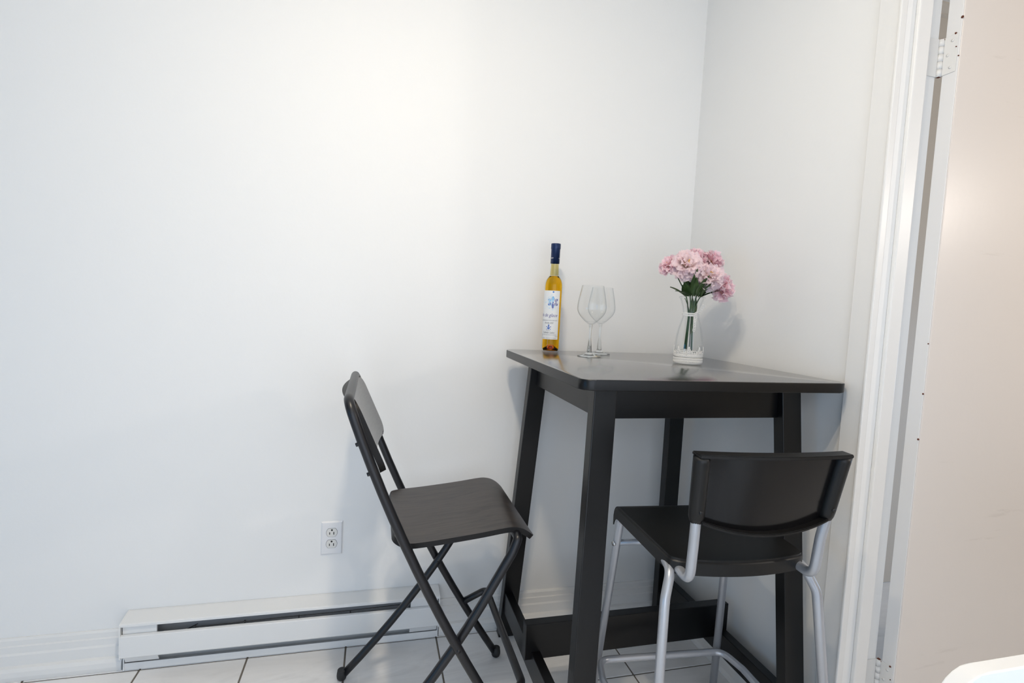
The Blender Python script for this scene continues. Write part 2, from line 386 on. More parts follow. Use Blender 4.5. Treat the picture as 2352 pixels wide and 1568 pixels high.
# baseboards
BB = [(0, 0.116), (0.005, 0.116), (0.009, 0.110), (0.009, 0.095), (0.013, 0.092), (0.013, 0.073), (0.017, 0.068), (0.017, 0.038), (0.026, 0.034), (0.032, 0.026), (0.034, 0.012), (0.034, 0.0), (0, 0.0)]
HX0, HX1 = -1.868, -0.913
g = [(d, z + 0.0005) for d, z in BB]
struct(extrude_profile('baseboard_back_left', g, (XL, -0.0, 0), (HX0 - 0.008, 0, 0), (0, -1), 'trim_paint'))
struct(extrude_profile('baseboard_back_right', g, (HX1 + 0.004, 0, 0), (0, 0, 0), (0, -1), 'trim_paint'))
BR = [(0, 0.07), (0.004, 0.07), (0.008, 0.064), (0.008, 0.03), (0.012, 0.026), (0.020, 0.020), (0.022, 0.010), (0.022, 0.0), (0, 0)]
struct(extrude_profile('baseboard_right', [(d, z + 0.0005) for d, z in BR], (0, -0.034, 0), (0, -0.744, 0), (-1, 0), 'trim_paint'))
struct(box('baseboard_left', XL, XL + 0.015, YF, -0.035, 0.0, 0.11, 'trim_paint'))
struct(box('baseboard_front', XL + 0.015, -0.02, YF, YF + 0.015, 0.0, 0.11, 'trim_paint'))

# door casing, jamb and stop (right wall)
CT = 0.014
struct(box('trim_1', -CT, 0.0, DY0 + 0.006, -0.744, 0.0, DH + 0.06, 'trim_paint', bev=0.002))
struct(box('trim_2', -CT - 0.004, 0.0, DY0 - 0.001, DY0 + 0.006, 0.0, DH, 'trim_paint', bev=0.002))
struct(box('trim_3', -CT, 0.0, DY1 - 0.06, DY0 + 0.006, DH + 0.0005, DH + 0.06, 'trim_paint', bev=0.002))
struct(box('trim_4', -CT, 0.0, DY1 - 0.06, DY1, 0.0, DH, 'trim_paint', bev=0.002))
struct(box('trim_5', 0.024, 0.063, DY0 - 0.011, DY0 - 0.0, 0.0, DH, 'trim_paint', bev=0.003))    # door stop on the hinge jamb
struct(box('trim_6', 0.024, 0.063, DY1, DY1 + 0.011, 0.0, DH, 'trim_paint', bev=0.003))

# the open door, swung ninety degrees into the next room
door = bpy.data.objects.new('door_1', None); COL.objects.link(door); struct(door); door.location = (0.106, -0.810, 0)
DW, DT = 0.76, 0.036
dl = (lambda n, x0, x1, y0, y1, z0, z1, mat, bev=0.0: box(n, x0 - 0.106, x1 - 0.106, y0 + 0.810, y1 + 0.810, z0, z1, mat, door, bev))
dl('door_leaf', 0.1115, 0.109 + DW, -0.851, -0.815, 0.012, 2.03, 'door_paint', 0.002)
dl('door_edge', 0.1085, 0.1112, -0.8495, -0.8165, 0.012, 2.03, 'door_edge_paint', 0.0008)
for zc in (1.800, 0.280):
    hn = bpy.data.objects.new('hinge', None); COL.objects.link(hn); hn.parent = door; hn.location = (0, 0, zc)
    for k in range(5):
        z0 = -0.043 + k * 0.0172
        v, f = tube_geo([(0, 0, z0), (0, 0, z0 + 0.0162)], 0.0062, 14); link('knuckle', mesh('knuckle', v, f), 'hinge_paint', hn, True)
    box('pin', -0.003, 0.003, -0.003, 0.003, -0.044, 0.044, 'rust', hn)
    box('jamb_leaf', -0.040, -0.006, 0.0012, 0.0040, -0.043, 0.043, 'hinge_paint', hn, 0.0008)
    box('door_leaf_plate', 0.0010, 0.0024, -0.036, -0.006, -0.043, 0.043, 'hinge_paint', hn, 0.0006)
    for (yy, zz) in ((-0.024, 0.030), (-0.016, 0.0), (-0.024, -0.030)):
        v, f = tube_geo([(0.0011, yy, zz), (0.0001, yy, zz)], 0.0034, 12); link('screw', mesh('screw', v, f), 'hinge_paint', hn, True)
    for (yy, zz, s) in ((-0.030, 0.0435, 0.0022), (-0.034, 0.012, 0.0013), (-0.004, 0.040, 0.0026)):
        v, f = tube_geo([(0.0012, yy, zz), (-0.0006, yy, zz)], s, 7); link('paint_chip', mesh('paint_chip', v, f), 'rust', hn, True)
for (zz, yy, s) in ((1.875, -0.8495, 0.0032), (1.915, -0.850, 0.0012), (1.79, -0.8495, 0.0016), (1.13, -0.8495, 0.0016), (1.01, -0.8495, 0.0022), (0.90, -0.8492, 0.0026)):
    v, f = tube_geo([(0.1090 - 0.106, yy + 0.810, zz), (0.1078 - 0.106, yy + 0.810, zz)], s, 6)
    link('paint_chip', mesh('paint_chip', v, f), 'rust', door, True)

# the room beyond the door
struct(box('floor_hall', WT, 2.3, -3.0, 0.0, -0.05, -0.001, 'tile_glaze'))
struct(box('wall_hall_back', WT + 0.001, 2.3, 0.0, 0.1, 0, H, 'hall_paint_beige'))
struct(box('wall_hall_right', 2.3, 2.4, -3.0, 0.1, 0, H, 'hall_paint_beige'))
struct(box('wall_hall_front', WT + 0.001, 2.3, -3.1, -3.0, 0, H, 'hall_paint_beige'))
struct(extrude_profile('trim_7', [(0, 0.0), (0.035, 0.0), (0.035, -0.008), (0.012, -0.030), (0.012, -0.036), (0, -0.040)], (WT + 0.001, 0, H), (2.3, 0, H), (0, -1), 'hall_paint_beige'))

# ------------------------------------------------------------------ ceiling lamp
def point_light(name, loc, radius, spec, parent):
    l = bpy.data.lights.new(name, 'POINT'); l.energy = spec[0]; l.color = spec[1]; l.shadow_soft_size = radius
    o = bpy.data.objects.new(name, l); COL.objects.link(o); o.parent = parent; o.location = loc
    return o
lamp = root('ceiling_lamp', 'two bulb ceiling lamp on a round white canopy', 'lamp', (-1.15, -1.28, H))
lathe('canopy', [(0, 0), (0.13, 0), (0.13, -0.012), (0.11, -0.028), (0.02, -0.034), (0, -0.034)], 'trim_paint', lamp, 40)
for (dx, dy) in ((-0.02, 0.085), (0.02, -0.085)):
    s = lathe('socket', [(0, -0.030), (0.022, -0.030), (0.022, -0.085), (0, -0.085)], 'outlet_plastic', lamp, 24); s.location = (dx, dy, 0)
    bl = lathe('bulb', smooth_prof([(0.0, -0.084), (0.014, -0.086), (0.022, -0.105), (0.031, -0.130), (0.026, -0.158), (0.012, -0.168), (0.0, -0.170)], 5), 'bulb_light', s, 24)
    point_light('bulb_glow', (0, 0, -0.205), 0.032, LIGHT['key'], s)
    dl_ = bpy.data.lights.new('added_down_light', 'AREA'); dl_.shape = 'DISK'; dl_.size = 0.06; dl_.energy = LIGHT['down_fill'][0]; dl_.color = LIGHT['down_fill'][1]  # added disc light, brightens table, floor and lower walls
    do_ = bpy.data.objects.new('added_down_light', dl_); COL.objects.link(do_); do_.parent = s; do_.location = (0, 0, -0.2)

def bulb_lamp(name, label, loc, mat, drop):
    hl = root(name, label, 'lamp', loc)
    lathe('canopy', [(0, 0), (0.06, 0), (0.06, -0.012), (0.05, -0.026), (0.006, -0.030), (0, -0.030)], 'trim_paint', hl, 32)
    tube('cord', [(0, 0, -0.028), (0, 0, -drop)], 0.003, 'wire_black', hl, 8)
    sk_ = lathe('socket', [(0, 0.0), (0.022, 0.0), (0.022, -0.055), (0, -0.055)], 'outlet_plastic', hl, 24); sk_.location = (0, 0, -drop)
    lathe('bulb', smooth_prof([(0.0, -0.054), (0.016, -0.056), (0.030, -0.080), (0.045, -0.115), (0.038, -0.150), (0.018, -0.164), (0.0, -0.167)], 5), mat, sk_, 24)
    point_light('bulb_glow', (0, 0, -0.215), 0.045, LIGHT['hall'], sk_)
bulb_lamp('hall_pendant_lamp', 'single bulb pendant lamp in the room beyond the open door', (1.0, -1.75, H), 'bulb_light', 0.66)

# ------------------------------------------------------------------ bar table
TXC, TYC, TH = -0.365, -0.3975, 1.0207
tab = root('bar_table', 'square black wooden bar table pushed into the corner', 'table', (TXC, TYC, 0))
def L(x, y): return (x - TXC, y - TYC)
def rounded_slab(name, x0, x1, y0, y1, z0, z1, rad, mat, parent, bev=0.0025, n=8):
    pts = []
    for (cx, cy, a) in ((x1 - rad, y1 - rad, 0), (x0 + rad, y1 - rad, PI / 2), (x0 + rad, y0 + rad, PI), (x1 - rad, y0 + rad, 1.5 * PI)):
        for k in range(n + 1):
            t = a + PI / 2 * k / n; pts.append((cx + rad * math.cos(t), cy + rad * math.sin(t)))
    bm = bmesh.new(); lo = [bm.verts.new((p[0], p[1], z0)) for p in pts]; hi = [bm.verts.new((p[0], p[1], z1)) for p in pts]; N = len(pts)
    ft = bm.faces.new(hi); fb = bm.faces.new(lo[::-1])
    for i in range(N): bm.faces.new((lo[i], lo[(i + 1) % N], hi[(i + 1) % N], hi[i]))
    eds = [e for e in ft.edges] + [e for e in fb.edges]
    bmesh.ops.bevel(bm, geom=eds, offset=bev, segments=2, profile=0.5, affect='EDGES')
    me = bm_mesh(name, bm); o = link(name, me, mat, parent)
    for p in me.polygons: p.use_smooth = True
    try: me.set_sharp_from_angle(angle=math.radians(50))
    except Exception: pass
    return o
x0, y0 = L(-0.7272, -0.7691); x1, y1 = L(-0.020, -0.0619)
rounded_slab('table_top', x0, x1, y0, y1, TH - 0.0242, TH, 0.030, 'table_top_lacquer', tab, 0.0022)
tt_ = [c for c in tab.children if c.name.startswith('table_top')][0].data; tt_.materials.append(MATS['black_table_lacquer'])
for p in tt_.polygons:
    if p.normal.z < 0.6: p.material_index = 1
LH = TH - 0.0243
AXT, AXB, AYT, AYB, LWX, LWY = 0.2907, 0.3380, 0.275, 0.350, 0.0578, 0.0347
def leg_off(z):
    t = (LH - z) / LH
    return AXT + (AXB - AXT) * t, AYT + (AYB - AYT) * t
for sx in (-1, 1):
    for sy in (-1, 1):
        P_ = []
        for z in (0.001, LH):
            kx, ky = leg_off(z)
            xs = sorted((sx * kx, sx * (kx - LWX))); ys = sorted((sy * ky, sy * (ky - LWY)))
            P_ += [(xs[0], ys[0], z), (xs[1], ys[0], z), (xs[1], ys[1], z), (xs[0], ys[1], z)]
        hexa('leg', P_, 'black_table_lacquer', tab, 0.002)
zb = 0.911
kx, ky = leg_off(0.95)
for sy in (-1, 1):
    ya, yb = sorted((sy * (AYT - 0.016), sy * (AYT - 0.034))); box('apron', -(AXT - LWX + 0.004), AXT - LWX + 0.004, ya, yb, zb, LH, 'black_table_lacquer', tab, 0.001)
for sx in (-1, 1):
    xa, xb = sorted((sx * (AXT - 0.020), sx * (AXT - 0.038))); box('apron', xa, xb, -(AYT - LWY + 0.004), AYT - LWY + 0.004, zb, LH, 'black_table_lacquer', tab, 0.001)
kx, ky = leg_off(0.135)
for sx in (-1, 1):
    xa, xb = sorted((sx * (kx - 0.006), sx * (kx - 0.034))); box('side_rail', xa, xb, -(ky - LWY + 0.003), ky - LWY + 0.003, 0.098, 0.170, 'black_table_lacquer', tab, 0.0015)
box('cross_bar', -0.344, 0.333, -0.016, 0.016, 0.146, 0.252, 'black_table_lacquer', tab, 0.002)
for (xx, zz) in ((0.0, 0.0),):
    pass
v, f = tube_geo([(0.334, 0.0, 0.225), (0.337, 0.0, 0.225)], 0.006, 14); link('bolt', mesh('bolt', v, f), 'black_tube', tab, True)

# ------------------------------------------------------------------ folding bar chair (left)
FX, FY = -1.0, -0.4015
fch = root('folding_bar_chair', 'black folding bar chair with curved veneer seat seen side on left of the table', 'chair', (FX, FY, 0))
def up_u(z): return 0.17473 * z * z - 0.67645 * z + 0.27285
WO, WI, TR = 0.226, 0.2065, 0.0112
zs = [0.012 + k * (0.86 - 0.012) / 14 for k in range(15)]
side = lambda sv: [Vector((up_u(z), sv * WO, z)) for z in zs]
top_arc = fillet([(up_u(0.86), -WO, 0.86), (up_u(0.945), -WO, 0.945), (up_u(0.945), WO, 0.945), (up_u(0.86), WO, 0.86)], [0.075, 0.075], 10)
tube('back_frame', side(-1) + top_arc[1:-1] + side(1)[::-1], TR, 'black_tube', fch, 16)
def in_u(z): return -0.42864 * z * z + 0.96618 * z - 0.23351
zs = [0.012 + k * (0.50 - 0.012) / 9 for k in range(10)]
side = lambda sv: [Vector((in_u(z), sv * WI, z)) for z in zs]
top_arc = fillet([(in_u(0.50), -WI, 0.50), (in_u(0.57) + 0.004, -WI, 0.570), (0.196, -WI + 0.002, 0.606), (0.196, WI - 0.002, 0.606), (in_u(0.57) + 0.004, WI, 0.570), (in_u(0.50), WI, 0.50)], [0.06, 0.012, 0.012, 0.06], 8)
tube('front_frame', side(-1) + top_arc[1:-1] + side(1)[::-1], TR, 'black_tube', fch, 16)
for (u, w, d) in ((up_u(0.0), -WO, up_u(0.02) - up_u(0)), (up_u(0.0), WO, up_u(0.02) - up_u(0)), (in_u(0.0), -WI, in_u(0.02) - in_u(0)), (in_u(0.0), WI, in_u(0.02) - in_u(0))):
    cp = lathe('foot_cap', smooth_prof([(0, 0.001), (0.010, 0.0012), (0.0145, 0.008), (0.0148, 0.018), (0.0132, 0.028), (0.0115, 0.032), (0, 0.032)], 4), 'black_rubber', fch, 20)
    cp.location = (u + d * 0.5, w, 0)
# seat
def seat_prof(t):
    # t 0..1 from back to front: (u, z)
    pts = [(-0.100, 0.606), (-0.085, 0.6015), (-0.060, 0.600), (0.0, 0.6045), (0.10, 0.6155), (0.165, 0.6245), (0.190, 0.6255), (0.210, 0.621), (0.228, 0.611), (0.243, 0.598)]
    s = t * (len(pts) - 1); i = min(int(s), len(pts) - 2); a = s - i
    p0, p1, p2, p3 = pts[max(i - 1, 0)], pts[i], pts[i + 1], pts[min(i + 2, len(pts) - 1)]
    cr = lambda q0, q1, q2, q3: 0.5 * (2 * q1 + (q2 - q0) * a + (2 * q0 - 5 * q1 + 4 * q2 - q3) * a * a + (3 * q1 - q0 - 3 * q2 + q3) * a ** 3)
    return cr(p0[0], p1[0], p2[0], p3[0]), cr(p0[1], p1[1], p2[1], p3[1])
grid = []
for i in range(46):
    u, z = seat_prof(i / 45); hw = 0.187; Rb, Rf = 0.05, 0.012
    db, df = u + 0.1002, 0.2432 - u
    if db < Rb: hw -= Rb - math.sqrt(max(Rb * Rb - (Rb - db) ** 2, 0))
    if df < Rf: hw -= Rf - math.sqrt(max(Rf * Rf - (Rf - df) ** 2, 0))
    row = []
    for j in range(21):
        s = -1 + 2 * j / 20; row.append((u, s * hw, z + 0.003 * (s * s) * 0.0))
    grid.append(row)
edge_material(solid_sheet('seat', grid, 0.013, 'brown_black_veneer', fch), 'veneer_edge_shade')
# backrest board
def back_pt(v, h):
    # v lateral -1..1, h 0..1 up
    z = 0.774 + 0.172 * h; half = 0.205; R_ = 0.036
    dh = min(h, 1 - h) * 0.172
    if dh < R_: half -= R_ - math.sqrt(max(R_ * R_ - (R_ - dh) ** 2, 0))
    y = v * half
    u = -0.156 - 0.45 * (z - 0.86) - 0.026 * (1 - (y / 0.205) ** 2)
    return (u, y, z)
grid = [[back_pt(-1 + 2 * j / 28, i / 26) for j in range(29)] for i in range(27)]
edge_material(solid_sheet('backrest', grid, 0.015, 'back_veneer', fch, flip=True), 'veneer_edge_shade')
for zz in (0.852, 0.785):
    for sv in (-1, 1):
        u = up_u(zz); v, f = tube_geo([(u - 0.008, sv * WO, zz), (u - 0.0150, sv * WO, zz - 0.003)], 0.0046, 12); link('screw', mesh('screw', v, f), 'black_tube', fch, True)
# pivots, seat rod, foot rest
zc = 0.3545
for sv in (-1, 1):
    for (yy) in (sv * (WO + TR),):
        v, f = tube_geo([(up_u(zc), sv * (WI - TR - 0.002), zc), (up_u(zc), sv * (WO + TR + 0.0015), zc)], 0.0042, 12); link('pivot', mesh('pivot', v, f), 'black_tube', fch, True)
tube('seat_rod', [(up_u(0.575), -WO, 0.575), (up_u(0.575), WO, 0.575)], 0.004, 'black_tube', fch, 10)
fp = [(up_u(0.20), WO, 0.200), (0.222, WO - 0.004, 0.238), (0.222, -WO + 0.004, 0.238), (up_u(0.20), -WO, 0.200)]
tube('foot_rest', fillet(fp, 0.022, 6), 0.0105, 'black_tube', fch, 14)

# ------------------------------------------------------------------ silver legged bar stool (right)
sto = root('bar_stool', 'black plastic bar stool with low backrest and silver tube legs', 'stool', (-0.337, -0.807, 0), rotz=-0.08)
SZ = 0.623
def stool_edge(f):
    # half width along the depth
    return 0.166 + 0.010 * min(max((f) / 0.3, 0), 1)
grid = []
NI = 40
for i in range(NI + 1):
    t = i / NI; f0 = -0.012 + 0.340 * t
    if f0 < 0.285: z = SZ; ff = f0
    else:
        a = (f0 - 0.285) / 0.043 * (0.45 * PI); ff = 0.285 + 0.030 * math.sin(a); z = SZ - 0.030 * (1 - math.cos(a))
    row = []
    hw = stool_edge(max(ff, 0)); Rb = 0.022; db = f0 + 0.0122
    if db < Rb: hw -= Rb - math.sqrt(max(Rb * Rb - (Rb - db) ** 2, 0))
    for j in range(25):
        s = -1 + 2 * j / 24
        row.append((s * hw, ff - 0.020 * (1 - s * s) * max(1 - t * 1.5, 0), z - 0.006 * (1 - s * s) * math.sin(min(t * 1.15, 1) * PI)))
    grid.append(row)
solid_sheet('seat', grid, 0.006, 'black_plastic', sto, flip=False)
# seat skirt: rim following the sides and the rear
rim = []
ring = [grid[i][0] for i in range(NI, -1, -1)] + grid[0][1:-1] + [grid[i][-1] for i in range(0, NI + 1)]
V = []; Fc = []
for k, p in enumerate(ring):
    p = Vector(p); q = ring[max(k - 1, 0)]; r_ = ring[min(k + 1, len(ring) - 1)]
    t = (Vector(r_) - Vector(q)); t.z = 0; t.normalize(); nrm = Vector((-t.y, t.x, 0))
    c = Vector((0, 0.15, 0)); 
    if (p - c).dot(nrm) < 0: nrm = -nrm
    drop = 0.030
    V += [p + nrm * 0.0005 + Vector((0, 0, 0.0006)), p + nrm * 0.0030 + Vector((0, 0, -0.002)), p + nrm * 0.0025 + Vector((0, 0, -drop)), p - nrm * 0.001 + Vector((0, 0, -drop)), p - nrm * 0.002 + Vector((0, 0, -0.003))]
for k in range(len(ring) - 1):
    for e in range(5): Fc.append((k * 5 + e, k * 5 + (e + 1) % 5, (k + 1) * 5 + (e + 1) % 5, (k + 1) * 5 + e))
Fc.append((0, 1, 2, 3, 4)); n0 = (len(ring) - 1) * 5; Fc.append(tuple(n0 + e for e in (4, 3, 2, 1, 0)))
bm = bmesh.new(); vv = [bm.verts.new(v) for v in V]
for f in Fc: bm.faces.new([vv[i] for i in f])
sk = link('seat_rim', bm_mesh('seat_rim', bm), 'black_plastic', sto, smooth=True)
try: sk.data.set_sharp_from_angle(angle=math.radians(35))
except Exception: pass
SR = 0.0108
for s in (-1, 1):
    # front leg
    tube('leg', fillet([(s * 0.150, 0.20, SZ - 0.018), (s * 0.166, 0.290, SZ - 0.020), (s * 0.197, 0.352, 0.014)], 0.03, 8), SR, 'silver_tube', sto, 16)
    # rear leg
    tube('leg', fillet([(s * 0.145, 0.12, SZ - 0.020), (s * 0.166, -0.005, SZ - 0.022), (s * 0.188, -0.030, SZ - 0.075), (s * 0.226, -0.100, 0.014)], [0.04, 0.06], 9), SR, 'silver_tube', sto, 16)
    # back post: leaves from under the seat, dips, then rises behind the seat
    tube('back_post', fillet([(s * 0.120, 0.10, SZ - 0.018), (s * 0.148, 0.0, SZ - 0.020), (s * 0.150, -0.058, SZ - 0.022), (s * 0.1515, -0.0665, SZ + 0.07), (s * 0.1640, -0.0945, 0.880)], [0.03, 0.032, 0.2], 10), SR, 'silver_tube', sto, 16)
    for (x, y) in ((s * 0.197, 0.352), (s * 0.226, -0.100)):
        cp = lathe('foot_cap', [(0, 0.001), (0.012, 0.001), (0.0135, 0.006), (0.0135, 0.022), (0.0115, 0.026), (0, 0.026)], 'black_rubber', sto, 18); cp.location = (x, y, 0)
# bar between the front legs
def fleg(z): 
    t = (SZ - 0.020 - z) / (SZ - 0.034); return 0.166 + 0.031 * t, 0.290 + 0.062 * t
a, c = fleg(0.522); tube('front_bar', [(-a, c, 0.522), (a, c, 0.522)], 0.0085, 'silver_tube', sto, 12)
# foot rest hoop outside the front legs and back to the rear legs
def rleg(z):
    t = (SZ - 0.075 - z) / (SZ - 0.089); return 0.188 + 0.038 * t, -0.030 - 0.070 * t
fz = 0.166; a, c = fleg(fz); d, e = rleg(fz)
hp = [(-d, e + 0.01, fz), (-(a + 0.021), c - 0.10, fz), (-(a + 0.004), c - 0.020, fz), (a + 0.004, c - 0.020, fz), (a + 0.021, c - 0.10, fz), (d, e + 0.01, fz)]
tube('foot_rest', fillet(hp, [0.05, 0.04, 0.04, 0.05], 9), 0.0098, 'silver_tube', sto, 14)
for s in (-1, 1):
    x, y = fleg(0.522); v, f = tube_geo([(s * (x + 0.008), y - 0.004, 0.522), (s * (x + 0.0135), y - 0.006, 0.522)], 0.0062, 14); link('screw', mesh('screw', v, f), 'steel', sto, True)
    v, f = tube_geo([(s * (a - 0.004), c - 0.026, fz + 0.001), (s * (a - 0.004), c - 0.0315, fz + 0.001)], 0.0062, 14); link('screw', mesh('screw', v, f), 'steel', sto, True)
# backrest: hollow shell slipped over both posts, curved in plan, open pan at the rear
BW = 0.178; TOPZ, BOTZ, MIDZ = 0.888, 0.748, 0.712
def bk(s, h):
    """s -1..1 across, h 0..1 up -> centre surface"""
    zb_ = BOTZ - (BOTZ - MIDZ) * max(1 - s * s, 0) ** 0.9; z = zb_ + (TOPZ - zb_) * h
    lean = -0.062 - 0.30 * (z - 0.70) * 0.55
    y = lean - 0.016 * (1 - s * s)
    return Vector((s * (BW - 0.012 * (1 - h)), y, z))
NJ, NH = 36, 18
grid = [[bk(-1 + 2 * j / NJ, i / NH) + Vector((0, 0.010, 0)) for j in range(NJ + 1)] for i in range(NH + 1)]
solid_sheet('backrest', grid, 0.008, 'gloss_black_plastic', sto, flip=False)
# rounded frame around the pan: two side sleeves, top edge and bottom lip
for s in (-1, 1):
    pts = [bk(s * 0.925, -0.02 + 1.0 * k / 14) for k in range(15)]
    V, Fc = tube_geo(pts, [0.0130, 0.0160] + [0.0168] * 13, 18)
    me = mesh('side_sleeve', V, Fc); o = link('side_sleeve', me, 'black_plastic', sto, True)
    q = bk(s * 0.925, 0.16); v, f = tube_geo([q + Vector((0, -0.0155, 0)), q + Vector((0, -0.0185, 0))], 0.0042, 12); link('screw', mesh('screw', v, f), 'black_tube', sto, True)
def strip(name, h, dy0, dy1, th, smin=-1.0, smax=1.0):
    V = []; Fc = []
    for k in range(NJ + 1):
        s = smin + (smax - smin) * k / NJ; p = bk(s, h)
        for (dy, dz) in ((dy0, -th / 2), (dy1, -th / 2), (dy1, th / 2), (dy0, th / 2)): V.append(p + Vector((0, dy, dz)))
    for k in range(NJ):
        for e in range(4): Fc.append((k * 4 + e, k * 4 + (e + 1) % 4, (k + 1) * 4 + (e + 1) % 4, (k + 1) * 4 + e))
    Fc += [(0, 3, 2, 1), tuple(NJ * 4 + e for e in range(4))]
    bm = bmesh.new(); vv = [bm.verts.new(v) for v in V]
    for f in Fc: bm.faces.new([vv[i] for i in f])
    bmesh.ops.recalc_face_normals(bm, faces=bm.faces[:]); bmesh.ops.bevel(bm, geom=[e for e in bm.edges if len(e.link_faces) == 2 and e.calc_face_angle() > 0.9], offset=0.0018, segments=2, affect='EDGES')
    return link(name, bm_mesh(name, bm), 'black_plastic', sto)
strip('top_edge', 1.0, -0.0165, 0.0165, 0.008, -0.995, 0.995)
strip('bottom_lip', 0.012, -0.016, 0.012, 0.007, -0.9, 0.9)

# ------------------------------------------------------------------ baseboard heater
hx = (HX0 + HX1) / 2
htr = root('baseboard_heater', 'white electric baseboard heater along the back wall', 'heater', (hx, 0, 0))
a0, a1 = HX0 - hx, HX1 - hx
def hprof(name, prof, x0, x1, mat, parent=htr): return extrude_profile(name, prof, (x0, 0, 0), (x1, 0, 0), (0, -1), mat, parent)
hprof('back_panel', [(0.001, 0.020), (0.003, 0.020), (0.003, 0.168), (0.001, 0.168)], a0, a1, 'heater_inside')
hprof('inner_deflector', [(0.004, 0.0960), (0.052, 0.1140), (0.052, 0.1150), (0.004, 0.0970)], a0 + 0.10, a1 - 0.10, 'heater_enamel')
hprof('top_cover', [(0.001, 0.1712), (0.010, 0.1712), (0.062, 0.1630), (0.066, 0.1605), (0.066, 0.1540), (0.064, 0.1540), (0.064, 0.1590), (0.060, 0.1605), (0.010, 0.1690), (0.001, 0.1690)], a0 + 0.003, a1 - 0.003, 'heater_enamel')
hprof('front_panel', [(0.060, 0.1280), (0.066, 0.1255), (0.068, 0.1225), (0.068, 0.0600), (0.064, 0.0555), (0.058, 0.0555), (0.058, 0.0575), (0.0655, 0.0615), (0.0655, 0.1215), (0.060, 0.1262)], a0 + 0.003, a1 - 0.003, 'heater_enamel')
hprof('bottom_lip', [(0.003, 0.002), (0.040, 0.002), (0.040, 0.024), (0.038, 0.024), (0.038, 0.006), (0.003, 0.006)], a0 + 0.003, a1 - 0.003, 'heater_enamel')
for (p, q) in ((a0, a0 + 0.003), (a1 - 0.003, a1)):
    hprof('end_cap', [(0.001, 0.172), (0.010, 0.172), (0.063, 0.1635), (0.0675, 0.160), (0.0685, 0.124), (0.0685, 0.055), (0.042, 0.048), (0.042, 0.002), (0.001, 0.002)], p, q, 'heater_enamel')
for (p, q) in ((a0 + 0.006, a0 + 0.096), (a1 - 0.098, a1 - 0.006)):
    hprof('junction_cover', [(0.036, 0.028), (0.0400, 0.028), (0.0575, 0.060), (0.0575, 0.150), (0.050, 0.150), (0.050, 0.060)], p, q, 'heater_enamel')
tube('heating_element', [(a0 + 0.10, -0.032, 0.085), (a1 - 0.10, -0.032, 0.085)], 0.006, 'steel', htr, 10)
fin = box_mesh('heating_fin', -0.0004, 0.0004, -0.055, -0.010, 0.055, 0.090); fin.materials.append(MATS['heater_inside'])
for k in range(84):
    o = link('heating_fin', fin, None, htr); o.location = (a0 + 0.105 + k * (a1 - a0 - 0.21) / 83, 0, 0)
wp = [(a0 + 0.20, -0.030, 0.124), (a0 + 0.155, -0.052, 0.112), (a0 + 0.19, -0.054, 0.1285), (a0 + 0.30, -0.054, 0.1290), (a0 + 0.45, -0.054, 0.1330), (a0 + 0.60, -0.054, 0.1335), (a0 + 0.75, -0.054, 0.1370), (a0 + 0.84, -0.050, 0.1370), (a0 + 0.87, -0.03, 0.130)]
tube('limit_wire', fillet(wp, 0.05, 6), 0.0013, 'wire_black', htr, 6)
for xx in (a0 + 0.20, a0 + 0.34, a0 + 0.50, a0 + 0.66): box('wire_clip', xx - 0.002, xx + 0.002, -0.056, -0.051, 0.1270, 0.1340, 'wire_black', htr)

# ------------------------------------------------------------------ wall outlet
OX, OZ = -1.2767, 0.3642
outl = root('wall_outlet', 'white duplex wall outlet above the heater', 'outlet', (OX, 0, OZ))
def taper_plate():
    bm = bmesh.new(); w, h = 0.0349, 0.0571
    A = [bm.verts.new((sx * w, 0, sz * h)) for sx, sz in ((-1, -1), (1, -1), (1, 1), (-1, 1))]; B = [bm.verts.new((sx * (w - 0.0045), -0.0055, sz * (h - 0.0045))) for sx, sz in ((-1, -1), (1, -1), (1, 1), (-1, 1))]
    M = [bm.verts.new((sx * w, -0.0015, sz * h)) for sx, sz in ((-1, -1), (1, -1), (1, 1), (-1, 1))]
    for i in range(4):
        j = (i + 1) % 4; bm.faces.new((A[i], A[j], M[j], M[i])); bm.faces.new((M[i], M[j], B[j], B[i]))
    bm.faces.new(B); bm.faces.new(A[::-1]); return bm_mesh('cover_plate', bm)
link('cover_plate', taper_plate(), 'outlet_plastic', outl)
for sz in (1, -1):
    pts = []
    R_ = 0.0172; hh = 0.0140
    a = math.asin(hh / R_)
    for k in range(13): t = -a + 2 * a * k / 12; pts.append((R_ * math.cos(t), R_ * math.sin(t)))
    for k in range(13): t = PI - a + 2 * a * k / 12; pts.append((R_ * math.cos(t), R_ * math.sin(t)))
    def plate(name, scale, y0, y1, mat, par):
        N = len(pts); V = [(p[0] * scale, y0, p[1] * scale) for p in pts] + [(p[0] * scale, y1, p[1] * scale) for p in pts]
        Fc = [tuple(range(N)), tuple(range(2 * N - 1, N - 1, -1))] + [(i, i + N, (i + 1) % N + N, (i + 1) % N) for i in range(N)]
        bm = bmesh.new(); vv = [bm.verts.new(v) for v in V]
        for f in Fc: bm.faces.new([vv[i] for i in f])
        return link(name, bm_mesh(name, bm), mat, par)
    g_ = plate('gap', 1.06, -0.0050, -0.00565, 'ink_grey', outl); g_.location = (0, 0, sz * 0.0195)
    rc = plate('receptacle', 1.0, -0.0050, -0.0066, 'outlet_face', outl); rc.location = (0, 0, sz * 0.0195)
    box('slot', -0.0082, -0.0056, -0.00675, -0.0066, -0.0065, 0.0015, 'dark_slot', rc); box('slot', 0.0050, 0.0076, -0.00675, -0.0066, -0.0070, 0.0022, 'dark_slot', rc)
    v, f = tube_geo([(0, -0.0066, 0.0085), (0, -0.00675, 0.0085)], 0.0031, 16); link('ground_hole', mesh('ground_hole', v, f), 'dark_slot', rc)
